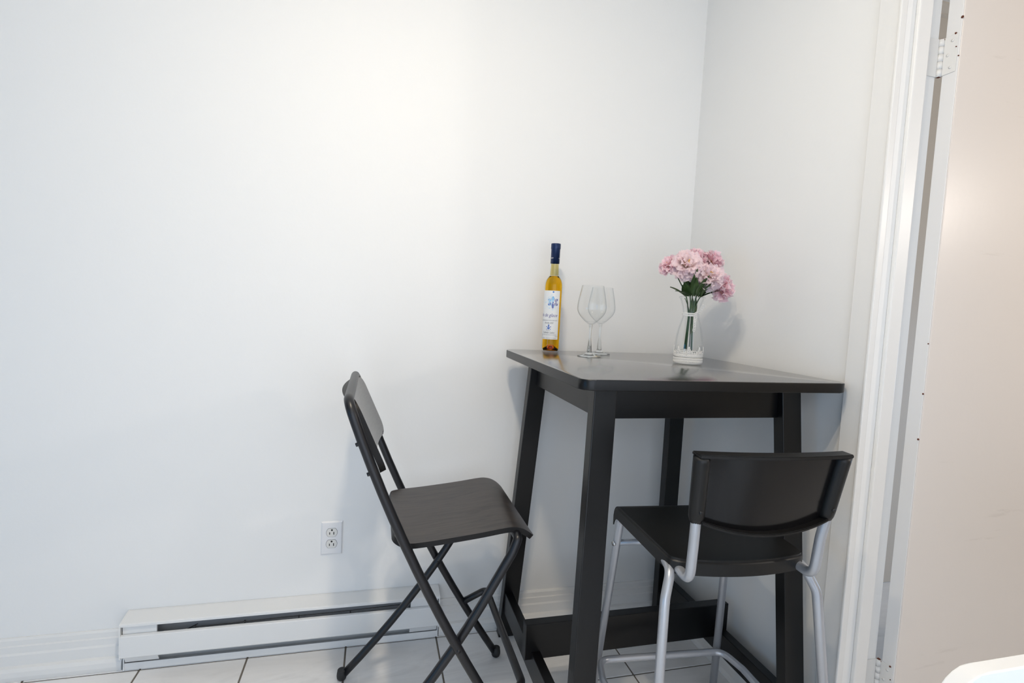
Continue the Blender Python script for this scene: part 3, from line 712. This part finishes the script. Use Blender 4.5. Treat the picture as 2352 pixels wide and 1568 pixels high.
v, f = tube_geo([(0, -0.0055, 0), (0, -0.0064, 0)], 0.0032, 16); link('screw', mesh('screw', v, f), 'outlet_plastic', outl)

# ------------------------------------------------------------------ white chair (its back just enters the frame, lower right)
wc = root('moulded_chair', 'white glossy moulded chair, only its rounded back corner in the lower right', 'chair', (-0.449, -1.452, 0))
def wback(s, h):
    half = 0.205; R_ = 0.055; z = 0.46 + 0.392 * h
    dt = (1 - h) * 0.392
    if dt < R_: half -= R_ - math.sqrt(max(R_ * R_ - (R_ - dt) ** 2, 0))
    return Vector((s * half, -0.05 + 0.05 * h, z))
grid = [[wback(-1 + 2 * j / 24, 1 - (1 - i / 30) ** 1.6) for j in range(25)] for i in range(31)]
o = solid_sheet('back', grid, 0.018, 'white_gloss_plastic', wc, flip=False)
bv = o.modifiers.new('soften', 'BEVEL'); bv.width = 0.005; bv.segments = 3; bv.limit_method = 'ANGLE'
rounded_slab('seat', -0.20, 0.20, -0.45, -0.05, 0.44, 0.462, 0.05, 'white_gloss_plastic', wc, 0.006)
for sx in (-1, 1):
    for (ya, yb) in ((-0.10, -0.07), (-0.40, -0.43)): tube('leg', [(sx * 0.17, ya, 0.441), (sx * 0.19, yb, 0.002)], [0.014, 0.010], 'white_gloss_plastic', wc, 14)

# ------------------------------------------------------------------ wine bottle
BX, BY = -0.578, -0.105
bot = root('wine_bottle', 'slim amber wine bottle with blue capsule and white label', 'bottle', (BX, BY, TH + 0.0006))
VA = math.atan2(-1.8051 - BY, -1.1595 - BX)          # angle on the bottle that faces the photographer
RB = 0.0304
outer = smooth_prof([(0.0, 0.0205), (0.008, 0.019), (0.0165, 0.009), (0.0235, 0.0025), (0.0275, 0.0), (0.0298, 0.004), (RB, 0.012)], 4) + [(RB, 0.05), (RB, 0.12), (RB, 0.19)] + smooth_prof([(RB, 0.208), (RB, 0.220), (0.0292, 0.232), (0.0258, 0.243), (0.0195, 0.253), (0.0163, 0.261), (0.0152, 0.275), (0.0142, 0.297), (0.0141, 0.352), (0.0, 0.3525)], 5)
lathe('glass_body', outer, 'clear_glass', bot, 64)
RI = 0.0282
liq = smooth_prof([(0.0, 0.0245), (0.008, 0.0235), (0.0165, 0.014), (0.023, 0.0075), (0.0262, 0.0062), (RI, 0.012)], 4) + [(RI, 0.05), (RI, 0.12), (RI, 0.19)] + smooth_prof([(RI, 0.208), (RI, 0.220), (0.0272, 0.231), (0.0240, 0.242), (0.0180, 0.2515), (0.0156, 0.2555)], 5) + [(0.0, 0.2555)]
lathe('wine', liq, 'amber_wine', bot, 64)
lathe('neck_wall', [(0.0146, 0.2575), (0.0135, 0.275), (0.0126, 0.296)], 'neck_glass', bot, 40)
lathe('punt', smooth_prof([(0.0262, 0.0045), (0.0215, 0.0065), (0.0150, 0.0125), (0.007, 0.0215), (0.0, 0.0228)], 4) + smooth_prof([(0.0, 0.0212), (0.0078, 0.0198), (0.0160, 0.0100), (0.0225, 0.0038), (0.0262, 0.0035)], 4) + [(0.0262, 0.0045)], 'punt_glass', bot, 48)
lathe('cork', [(0, 0.303), (0.0120, 0.303), (0.0120, 0.350), (0, 0.350)], 'worn_wood', bot, 24)
cap = lathe('capsule', [(0.01505, 0.2975), (0.0152, 0.2975), (0.0152, 0.345), (0.0161, 0.3465), (0.0163, 0.348), (0.0163, 0.3615), (0.0155, 0.3640), (0.0, 0.3642)], 'capsule_blue', bot, 48)
RLB = RB + 0.0004
def on_cyl(r, ang, z): return (r * math.cos(VA + ang), r * math.sin(VA + ang), z)
LA0, LA1 = math.radians(-104), math.radians(46); LZ0, LZ1 = 0.0425, 0.2055
V = []; Fc = []; NA = 48
for i in range(NA + 1):
    a = LA0 + (LA1 - LA0) * i / NA
    for (r, z) in ((RLB, LZ0), (RLB, LZ1), (RLB - 0.0003, LZ1), (RLB - 0.0003, LZ0)): V.append(on_cyl(r, a, z))
for i in range(NA):
    for e in range(4): Fc.append((i * 4 + e, i * 4 + (e + 1) % 4, i * 4 + 4 + (e + 1) % 4, i * 4 + 4 + e))
lab = link('label_sheet', mesh('label_sheet', V, Fc), 'label_paper', bot, smooth=True)
try: lab.data.set_sharp_from_angle(angle=math.radians(40))
except Exception: pass
def text_on(name, body, size, ang_c, z, mat, parent, r, shear=0.0, width=None, align='CENTER', bold=0.0):
    cu = bpy.data.curves.new('t', 'FONT'); cu.body = body; cu.size = size; cu.shear = shear; cu.align_x = align; cu.resolution_u = 3; cu.offset = bold
    ob = bpy.data.objects.new('t', cu); COL.objects.link(ob)
    bpy.context.view_layer.update(); dg = bpy.context.evaluated_depsgraph_get(); me = bpy.data.meshes.new_from_object(ob.evaluated_get(dg))
    bpy.data.objects.remove(ob); bpy.data.curves.remove(cu)
    bm = bmesh.new(); bm.from_mesh(me); bpy.data.meshes.remove(me)
    if not bm.verts: return None
    xs = [v.co.x for v in bm.verts]; w = max(xs) - min(xs); sc = (width / w) if width else 1.0
    for v in bm.verts:
        v.co = Vector(on_cyl(r, ang_c + v.co.x * sc / r, z + v.co.y))
    me2 = bpy.data.meshes.new(name); bm.to_mesh(me2); bm.free()
    return link(name, me2, mat, parent)
RT = RLB + 0.00025
DG = math.radians
text_on('label_title', 'Vin de glace', 0.0165, DG(-31), 0.118, 'ink_violet', lab, RT, 0.35, 0.066)
text_on('label_print', "VIN LIQUOREUX D'EXCEPTION", 0.0042, DG(-26), 0.1045, 'ink_grey', lab, RT, 0.0, 0.068)
text_on('label_print', 'Récolte 2022', 0.0075, DG(-19), 0.0950, 'ink_grey', lab, RT, 0.35, 0.031)
text_on('label_print', 'CHATEAU', 0.0034, DG(-22), 0.0705, 'ink_grey', lab, RT, 0.0, 0.014)
text_on('label_print', 'Taillefer Lafon', 0.0080, DG(-20), 0.0625, 'ink_grey', lab, RT, 0.35, 0.042)
text_on('label_print', 'ELABORE ET MIS EN BOUTEILLE AU CHATEAU', 0.0030, DG(-26), 0.0565, 'ink_grey', lab, RT, 0.0, 0.066)
text_on('label_print', '12 % alc.', 0.0030, DG(-72), 0.0515, 'ink_grey', lab, RT, 0.0, 0.012)
text_on('label_print', '200 ml', 0.0036, DG(33), 0.0515, 'ink_grey', lab, RT, 0.0, 0.010)
text_on('label_print', 'VIN DU QUEBEC - PRODUCT OF QUEBEC', 0.0030, DG(-26), 0.0455, 'ink_grey', lab, RT, 0.0, 0.066)
def patch(name, polys, mat, r):
    V = []; Fc = []
    for poly in polys:
        o_ = len(V); V += [on_cyl(r, x / r, z) for x, z in poly]; Fc.append(tuple(range(o_, o_ + len(poly))))
    return link(name, mesh(name, V, Fc), mat, lab)
def quad(x, z, s, rot=0.0):
    return [(x + s * math.cos(rot + k * PI / 2), z + s * math.sin(rot + k * PI / 2)) for k in range(4)]
def bar(x0, z0, x1, z1, w):
    d = math.hypot(x1 - x0, z1 - z0); nx, nz = -(z1 - z0) / d * w / 2, (x1 - x0) / d * w / 2
    return [(x0 + nx, z0 + nz), (x1 + nx, z1 + nz), (x1 - nx, z1 - nz), (x0 - nx, z0 - nz)]
patch('label_rule', [bar(-0.042, 0.1105, 0.018, 0.1105, 0.0003), bar(-0.042, 0.0548, 0.020, 0.0548, 0.00025), bar(-0.042, 0.0495, 0.020, 0.0495, 0.00025)], 'ink_grey', RT)
SXc, SZc = 0.0005, 0.167
rs = random.Random(3); pale = []; cyan = []; blue = []; viol = []
for k in range(70):
    a = rs.uniform(PI * 0.55, PI * 1.65); d = rs.uniform(0.004, 0.030); pale.append(quad(SXc + d * math.cos(a) * 0.95, SZc + d * math.sin(a) * 0.85, rs.uniform(0.0006, 0.0022), rs.uniform(0, 1.5)))
for k in range(6):
    a = PI / 2 + k * PI / 3
    ex, ez = SXc + 0.0185 * math.cos(a), SZc + 0.0185 * math.sin(a)
    tgt = viol if k in (4, 5) else (cyan if k in (1, 0) else blue)
    tgt.append(bar(SXc, SZc, ex, ez, 0.0028))
    for d in (0.007, 0.011, 0.015):
        for sg in (-1, 1):
            bx, bz = SXc + d * math.cos(a), SZc + d * math.sin(a); l = 0.0068 - d * 0.22; a2 = a + sg * 0.95
            tgt.append(bar(bx, bz, bx + l * math.cos(a2), bz + l * math.sin(a2), 0.0019))
            (blue if rs.random() < 0.6 else cyan).append(quad(bx + l * 1.15 * math.cos(a2), bz + l * 1.15 * math.sin(a2), 0.0010, rs.uniform(0, 1.5)))
    blue.append(quad(ex, ez, 0.0013, a))
blue.append(quad(SXc, LZ1 - 0.0045, 0.0032, 0)); cyan.append(quad(SXc, LZ1 - 0.0045, 0.0034, PI / 4))
viol.append(bar(SXc - 0.0003, SZc - 0.021, SXc - 0.0003, SZc - 0.004, 0.0030))
for k in range(40):
    a = rs.uniform(0, 2 * PI); d = rs.uniform(0.010, 0.024); x = SXc + d * math.cos(a); z = SZc + d * math.sin(a)
    if x > 0.0225 or z > LZ1 - 0.001: continue
    (cyan if x < SXc else viol).append(quad(x, z, rs.uniform(0.0003, 0.0010), rs.uniform(0, 1.5)))
clip = lambda ps: [p for p in ps if max(q[0] for q in p) < 0.0238 and max(q[1] for q in p) < LZ1]
patch('snowflake_pale', clip(pale), 'ink_pale', RT); patch('snowflake_cyan', clip(cyan), 'ink_cyan', RT + 0.00008); patch('snowflake_blue', clip(blue), 'ink_blue', RT + 0.00014); patch('snowflake_violet', clip(viol), 'ink_violet', RT + 0.0002)
cx_, cz_ = -0.0100, 0.0815; crest = []
for (x0_, z0_, x1_, z1_, w_) in ((0, -0.006, 0, 0.0085, 0.0034), (-0.006, -0.005, 0.006, -0.005, 0.0018), (-0.0075, 0.0035, 0.0075, 0.0035, 0.0014), (-0.0055, 0.004, -0.0025, -0.004, 0.0018), (0.0055, 0.004, 0.0025, -0.004, 0.0018), (-0.003, 0.0085, 0.003, 0.0085, 0.0016)):
    crest.append(bar(cx_ + x0_, cz_ + z0_, cx_ + x1_, cz_ + z1_, w_))
for (dx, dz) in ((-0.0078, 0.0035), (0.0078, 0.0035), (-0.0065, -0.0055), (0.0065, -0.0055), (0, 0.0105)): crest.append(quad(cx_ + dx, cz_ + dz, 0.0014, 0.5))
patch('crest', crest, 'ink_blue', RT)
text_on('capsule_print', 'Taillefer', 0.0050, DG(-48), 0.3135, 'ink_white', cap, 0.01545, 0.3, 0.013)
text_on('capsule_print', 'Lafon', 0.0050, DG(62), 0.3135, 'ink_white', cap, 0.01545, 0.3, 0.009)

# ------------------------------------------------------------------ wine glasses
def wine_glass(name, label, x, y):
    g_ = root(name, label, 'wine glass', (x, y, TH + 0.0004), 'wine glasses on the bar table')
    out_ = [(0.0046, 0.1015), (0.0120, 0.1050), (0.0250, 0.1165), (0.0375, 0.1300), (0.0440, 0.1420), (0.0462, 0.1530), (0.0452, 0.1680), (0.0420, 0.1880), (0.0380, 0.2080), (0.0346, 0.2245)]
    po = smooth_prof(out_, 5); pi_ = [(max(r - 0.0011, 0), z + (0.0022 if k < 8 else 0.0)) for k, (r, z) in enumerate(po)]
    prof = [(0.0, 0.1015)] + po + [(0.0341, 0.2251)] + pi_[::-1] + [(0.0, pi_[0][1])]
    lathe('bowl', prof, 'clear_glass', g_, 64)
    st = smooth_prof([(0.0, 0.1012), (0.0060, 0.1010), (0.0044, 0.092), (0.0038, 0.075), (0.0040, 0.055), (0.0052, 0.042), (0.0072, 0.024), (0.0085, 0.0125)], 5)
    ft = smooth_prof([(0.0085, 0.0125), (0.0150, 0.0080), (0.0260, 0.0046), (0.0350, 0.0026), (0.0378, 0.0016), (0.0372, 0.0004)], 4)
    lathe('stem_and_foot', st + ft[1:] + [(0.0, 0.0004)], 'stem_glass', g_, 56)
    return g_
wine_glass('wine_glass', 'nearer empty wine glass, in front of the other one', -0.4955, -0.248)
wine_glass('wine_glass', 'farther empty wine glass, partly hidden behind the nearer one', -0.4165, -0.146)

# ------------------------------------------------------------------ vase with lace
VX, VY = -0.234, -0.394
vase = root('glass_vase', 'clear glass carafe vase wrapped in white lace', 'vase', (VX, VY, TH + 0.0006))
vo = smooth_prof([(0.0, 0.0), (0.034, 0.0), (0.0398, 0.003), (0.0408, 0.012), (0.0405, 0.045), (0.0395, 0.070), (0.0355, 0.098), (0.0285, 0.126), (0.0232, 0.147), (0.0250, 0.166), (0.0300, 0.184), (0.0345, 0.197)], 5)
lip = [(0.0372, 0.1985), (0.0380, 0.2005), (0.0372, 0.2028), (0.0345, 0.2035), (0.0322, 0.2010)]
vi = [(max(r - 0.0024, 0), max(z, 0.006)) for r, z in vo]
lathe('vase_body', vo + lip + vi[::-1], 'clear_glass', vase, 64)
def vr(z):
    for (r0, z0), (r1, z1) in zip(vo, vo[1:]):
        if z0 <= z <= z1 and z1 > z0: return r0 + (r1 - r0) * (z - z0) / (z1 - z0)
    return vo[-1][0]
def vp(a, z, off=0.0014): r = vr(z) + off; return Vector((r * math.cos(a), r * math.sin(a), z))
paths = []
ring_ = lambda z, off=0.0014: {'p': [vp(2 * PI * k / 72, z, off) for k in range(72)]}
for z in (0.0022, 0.0040, 0.0112, 0.0130, 0.0185, 0.0225): paths.append(ring_(z))
for ph in (0, PI): paths.append({'p': [vp(2 * PI * k / 288, 0.0076 + 0.0030 * math.sin(36 * 2 * PI * k / 288 + ph), 0.0016) for k in range(288)]})
for ph in (0, PI): paths.append({'p': [vp(2 * PI * k / 320, 0.0158 + 0.0022 * math.sin(40 * 2 * PI * k / 320 + ph), 0.0016) for k in range(320)]})
for ph in (0, PI): paths.append({'p': [vp(2 * PI * k / 384, 0.0262 + 0.0034 * math.sin(48 * 2 * PI * k / 384 + ph), 0.0015) for k in range(384)]})
for m_ in range(8):
    a = 2 * PI * m_ / 8 + 0.25
    for (zc_, n_, rr) in ((0.0335, 7, 0.0085),):
        for k in range(n_):
            t = 2 * PI * k / n_; c1 = rr * 0.62
            paths.append({'p': [vp(a + (math.cos(t) * (c1 + 0.0034 * math.cos(q)) - math.sin(t) * 0.0026 * math.sin(q)) / 0.041, zc_ + math.sin(t) * (c1 + 0.0034 * math.cos(q)) + math.cos(t) * 0.0026 * math.sin(q), 0.0018) for q in [2 * PI * j / 12 for j in range(12)]]})
        paths.append({'p': [vp(a + 0.0022 * math.cos(q) / 0.041, zc_ + 0.0022 * math.sin(q), 0.0020) for q in [2 * PI * j / 10 for j in range(10)]]})
    for k in range(3):
        w_ = 0.0055 - 0.0016 * k; z0_ = 0.0400 + 0.0036 * k
        paths.append([vp(a + (w_ * s_) / 0.041, z0_ + 0.0062 * (1 - abs(s_)) ** 0.8, 0.0016) for s_ in [-1 + j / 6 for j in range(13)]])
    b_ = a + PI / 8
    for k in range(4): paths.append([vp(b_ + s_ * 0.0075 / 0.041, 0.0235 + 0.0036 * k + 0.0012 * math.cos(s_ * 9), 0.0015) for s_ in [-1 + j / 8 for j in range(17)]])
    for s_ in (-0.5, 0, 0.5): paths.append([vp(b_ + s_ * 0.012 / 0.041, z, 0.0015) for z in (0.022, 0.028, 0.034, 0.0385)])
    paths.append([vp(b_ + s_ * 0.0085 / 0.041, 0.0385 + 0.0024 * (1 - s_ * s_), 0.0015) for s_ in [-1 + j / 8 for j in range(17)]])
multi_tube('lace_band', paths, 0.00100, 'lace_thread', vase, 5)
paths = [ring_(0.1445), ring_(0.1462), ring_(0.1530)]
for ph in (0, PI): paths.append({'p': [vp(2 * PI * k / 160, 0.1496 + 0.0032 * math.sin(20 * 2 * PI * k / 160 + ph), 0.0016) for k in range(160)]})
multi_tube('lace_ribbon', paths, 0.00085, 'lace_thread', vase, 5)
# bow of the ribbon: knot and two hanging tails, on the right front of the neck
ka = math.atan2(-1.8051 - VY, -1.1595 - VX) + 0.62
kn = vp(ka, 0.149, 0.004); tx = Vector((-math.sin(ka), math.cos(ka), 0)); oc = Vector((math.cos(ka), math.sin(ka), 0))
paths = []
for k in range(7):
    t = 2 * PI * k / 7
    paths.append({'p': [kn + tx * (0.0045 * math.cos(t) + 0.0036 * math.cos(q)) + Vector((0, 0, 0.0045 * math.sin(t) + 0.0036 * math.sin(q))) + oc * 0.001 * math.sin(q + t) for q in [2 * PI * j / 12 for j in range(12)]]})
multi_tube('lace_knot', paths, 0.0008, 'lace_thread', vase, 5)
def tail(pts, w):
    paths = []; n_ = len(pts)
    for i, p in enumerate(pts):
        d = (pts[min(i + 1, n_ - 1)] - pts[max(i - 1, 0)]).normalized(); sd = d.cross(oc).normalized()
        if i % 2 == 0: paths.append({'p': [p + sd * w * math.cos(q) + d * 0.0028 * math.sin(q) for q in [2 * PI * j / 10 for j in range(10)]]})
    for sg in (-1, 1):
        e_ = []
        for i, p in enumerate(pts):
            d = (pts[min(i + 1, n_ - 1)] - pts[max(i - 1, 0)]).normalized(); sd = d.cross(oc).normalized(); e_.append(p + sd * sg * (w + 0.0008 * math.sin(i * 1.8)))
        paths.append(e_)
    return paths
t1 = [kn + oc * (0.002 + 0.004 * u) + tx * (-0.004 - 0.006 * u) + Vector((0, 0, -0.002 - 0.046 * u)) for u in [k / 12 for k in range(13)]]
t2 = [kn + oc * (0.002 + 0.012 * u) + tx * (0.003 + 0.011 * u) + Vector((0, 0, 0.002 + 0.028 * u)) for u in [k / 9 for k in range(10)]]
multi_tube('lace_tail', tail(t1, 0.0036), 0.00065, 'lace_thread', vase, 5); multi_tube('lace_tail', tail(t2, 0.0036), 0.00065, 'lace_thread', vase, 5)

# ------------------------------------------------------------------ artificial flowers
def petal_mesh(seed, L_, W_, cup, mat):
    r = random.Random(seed); nu, nv = 13, 8; V = []; UV = []; ph = r.uniform(0, 6); jag = [r.uniform(-1, 1) for _ in range(nu)]
    for i in range(nv):
        t = i / (nv - 1)
        for j in range(nu):
            s = -1 + 2 * j / (nu - 1)
            w = W_ * (0.14 + 0.86 * math.sin(min(t * 1.15, 1) * PI / 2) ** 0.9) * 0.5
            e = max(t - 0.72, 0) / 0.28
            ln = L_ * t * (1 - 0.20 * s * s * t) + e * L_ * (0.05 * jag[j] + 0.022 * (1 if j % 2 else -1))
            z = cup * L_ * (t ** 1.7) * (0.25 + 0.75 * s * s) - 0.16 * L_ * max(t - 0.6, 0) ** 2 * 6 + L_ * 0.11 * t * t * math.sin(s * 6.5 + ph) + e * L_ * 0.075 * math.sin(j * 2.3 + ph)
            V.append((s * w * (1 + 0.04 * e * jag[j]), ln, z)); UV.append((j / (nu - 1), t))
    Fc = [(i * nu + j, i * nu + j + 1, (i + 1) * nu + j + 1, (i + 1) * nu + j) for i in range(nv - 1) for j in range(nu - 1)]
    me = mesh('petal', V, Fc); me.materials.append(MATS[mat]); ul = me.uv_layers.new(name='UVMap')
    for lp in me.loops: ul.data[lp.index].uv = UV[lp.vertex_index]
    for p in me.polygons: p.use_smooth = True
    return me
PET = {}
for mat in ('petal_pink', 'petal_pale'):
    PET[mat] = [petal_mesh(11 + k, 1.0, 0.92 + 0.14 * (k % 3), 0.16 + 0.14 * (k % 3), mat) for k in range(7)]
def leaf_mesh(L_, W_):
    nu, nv = 5, 9; V = []
    for i in range(nv):
        t = i / (nv - 1); w = W_ * math.sin(PI * min(t ** 0.8, 1)) * 0.5 * (1 - 0.25 * t) + 0.0006
        for j in range(nu):
            s = -1 + 2 * j / (nu - 1); V.append((s * w, L_ * t, -0.22 * L_ * t * t + 0.10 * W_ * s * s))
    Fc = [(i * nu + j, i * nu + j + 1, (i + 1) * nu + j + 1, (i + 1) * nu + j) for i in range(nv - 1) for j in range(nu - 1)]
    me = mesh('leaf', V, Fc); me.materials.append(MATS['leaf_green'])
    for p in me.polygons: p.use_smooth = True
    return me
LEAF = [leaf_mesh(0.050, 0.019), leaf_mesh(0.046, 0.023), leaf_mesh(0.060, 0.019)]
def align(d, spin=0.0):
    d = Vector(d).normalized(); q = d.to_track_quat('Z', 'Y'); return q.to_matrix().to_4x4() @ Matrix.Rotation(spin, 4, 'Z')
VB = Vector((VX, VY, TH))
def flower(label, head, direction, R_, pal, rows, seed, foot, leaves=()):
    """head: centre of the blossom; foot: stem end inside the vase"""
    r = random.Random(seed); head = Vector(head); dr = Vector(direction).normalized()
    g_ = root('artificial_flower', label, 'flower', tuple(VB), 'artificial pink flowers in the glass vase')
    base = head - dr * R_ * 0.45
    neck = VB + Vector(((head.x - VX) * 0.20, (head.y - VY) * 0.20, 0.205)); thr = VB + Vector((foot[0] * 0.55, foot[1] * 0.55, 0.147))
    pth = [VB + Vector(foot), thr, neck, base - dr * 0.035, base]
    tube('stem', [p - VB for p in fillet(pth, 0.12, 8)], 0.0017, 'stem_green', g_, 8)
    bl = bpy.data.objects.new('blossom', None); COL.objects.link(bl); bl.parent = g_; bl.matrix_local = Matrix.Translation(base - VB) @ align(dr, r.uniform(0, 6)); bl.empty_display_size = 0.01
    for (n_, tilt, sc, z) in rows:
        off = r.uniform(0, 6)
        for k in range(n_):
            a = off + 2 * PI * k / n_ + r.uniform(-0.22, 0.22)
            me = r.choice(PET[pal]); o = bpy.data.objects.new('petal', me); COL.objects.link(o); o.parent = bl
            s = R_ * sc * r.uniform(0.88, 1.10)
            o.matrix_local = Matrix.Translation((0, 0, z * R_)) @ Matrix.Rotation(a, 4, 'Z') @ Matrix.Rotation(tilt + r.uniform(-0.28, 0.28), 4, 'X') @ Matrix.Rotation(r.uniform(-0.45, 0.45), 4, 'Y') @ Matrix.Scale(s, 4)
    for k in range(5):
        a = r.uniform(0, 6.28); p1 = Vector((0.12 * R_ * math.cos(a), 0.12 * R_ * math.sin(a), 0.62 * R_)); v, f = tube_geo([(0, 0, 0), p1 * 0.6, p1], [R_ * 0.02, R_ * 0.02, R_ * 0.035], 6); link('stamen', mesh('stamen', v, f), 'stamen', bl, True)
    for (pos, d, kind, spin, sc) in leaves:
        o = bpy.data.objects.new('leaf', LEAF[kind]); COL.objects.link(o); o.parent = g_
        y_ = Vector(d).normalized(); z_ = Vector((0, 0, 1)) - y_ * y_.z
        if z_.length < 0.05: z_ = Vector((-0.3, -0.9, 0)) - y_ * Vector((-0.3, -0.9, 0)).dot(y_)
        z_.normalize(); x_ = y_.cross(z_); M = Matrix((x_, y_, z_)).transposed().to_4x4()
        o.matrix_local = Matrix.Translation(Vector(pos)) @ M @ Matrix.Rotation(spin, 4, 'Y') @ Matrix.Scale(sc, 4)
ROWS = [(6, -0.12, 1.0, 0.0), (8, 0.14, 1.08, 0.02), (8, 0.42, 1.02, 0.06), (7, 0.75, 0.92, 0.10), (5, 1.10, 0.80, 0.14)]
tc_ = Vector((-0.45, -0.85, 0.15))       # roughly towards the photographer
flower('large pale pink flower at the front centre of the bouquet', (-0.2655, -0.4075, 1.3240), (-0.25, -0.80, 0.55), 0.047, 'petal_pale', ROWS, 1, (-0.014, -0.010, 0.045),
       [((-0.016, -0.018, 0.204), (-0.86, -0.20, 0.36), 2, 0.1, 1.10), ((-0.018, -0.010, 0.203), (-0.62, -0.25, 0.70), 1, 0.5, 1.15), ((-0.010, -0.020, 0.206), (-0.28, -0.25, 0.92), 2, 0.9, 1.0)])
flower('pink flower leaning out on the far left of the bouquet', (-0.3010, -0.3573, 1.3220), (-0.75, -0.25, 0.60), 0.034, 'petal_pink', ROWS, 2, (-0.012, 0.004, 0.045),
       [((-0.022, 0.004, 0.203), (-0.72, 0.15, 0.62), 1, -0.4, 1.15), ((-0.012, -0.006, 0.222), (-0.40, -0.1, 0.90), 2, 0.8, 1.0), ((-0.010, 0.004, 0.250), (-0.50, -0.2, 0.80), 0, 0.2, 0.8)])
flower('pink flower at the very top of the bouquet', (-0.2010, -0.3500, 1.3570), (0.02, -0.30, 0.95), 0.040, 'petal_pink', ROWS, 3, (0.008, 0.008, 0.045),
       [((0.004, -0.010, 0.205), (0.04, -0.06, 1.0), 2, 0.2, 1.30), ((-0.006, -0.016, 0.206), (-0.10, -0.08, 1.0), 2, 0.9, 1.35), ((0.010, -0.012, 0.206), (0.20, -0.08, 0.97), 1, 1.2, 1.5)])
flower('pink flower at the upper right of the bouquet', (-0.1500, -0.3747, 1.3450), (0.62, -0.35, 0.68), 0.036, 'petal_pink', ROWS, 4, (0.006, -0.004, 0.045),
       [((0.014, -0.004, 0.205), (0.30, -0.1, 0.95), 2, -0.3, 1.25), ((0.006, 0.004, 0.210), (0.10, 0.0, 1.0), 1, 0.2, 1.5)])
flower('pale pink flower right of centre with a yellow heart', (-0.2005, -0.4280, 1.2930), (-0.10, -0.90, 0.40), 0.041, 'petal_pale', ROWS, 5, (0.004, -0.012, 0.042),
       [((0.010, -0.018, 0.206), (0.22, -0.35, 0.90), 1, 0.3, 1.15), ((0.0, -0.024, 0.205), (0.02, -0.25, 0.97), 1, 0.5, 1.2), ((-0.008, -0.022, 0.206), (-0.12, -0.3, 0.95), 0, -0.3, 1.2)])
flower('deep pink flower drooping lowest on the right', (-0.1350, -0.4180, 1.2580), (0.40, -0.86, 0.16), 0.042, 'petal_pink', ROWS, 6, (0.012, 0.002, 0.040),
       [((0.022, -0.012, 0.203), (0.72, -0.35, 0.52), 2, 0.2, 1.05), ((0.024, 0.004, 0.203), (0.66, 0.05, 0.50), 0, -0.4, 1.2), ((0.020, -0.004, 0.206), (0.45, -0.15, 0.82), 1, 0.6, 1.15)])
flower('pink flower half hidden in the middle of the bouquet', (-0.2100, -0.3800, 1.3160), (0.10, -0.65, 0.75), 0.038, 'petal_pink', ROWS, 7, (-0.006, 0.008, 0.045),
       [((-0.004, 0.004, 0.206), (-0.03, 0.02, 1.0), 2, 0.7, 1.35), ((0.012, 0.006, 0.206), (0.16, 0.04, 1.0), 2, -0.6, 1.30), ((-0.014, 0.0, 0.206), (-0.22, 0.0, 0.97), 1, 0.1, 1.35), ((0.0, -0.006, 0.145), (0.03, -0.02, 1.0), 2, 0.3, 1.0), ((-0.006, -0.002, 0.140), (-0.10, 0.0, 1.0), 2, -0.5, 1.0), ((0.007, 0.002, 0.142), (0.12, 0.0, 1.0), 2, 0.9, 1.0), ((-0.024, -0.012, 0.203), (-0.45, -0.35, 0.82), 1, 0.2, 1.2), ((0.016, -0.020, 0.204), (0.35, -0.30, 0.88), 1, -0.3, 1.2), ((-0.012, -0.022, 0.204), (-0.15, -0.20, 0.97), 2, 0.1, 1.15), ((0.006, -0.024, 0.204), (0.12, -0.22, 0.97), 2, -0.2, 1.15), ((0.026, -0.004, 0.204), (0.62, -0.12, 0.72), 1, 0.1, 1.15)])
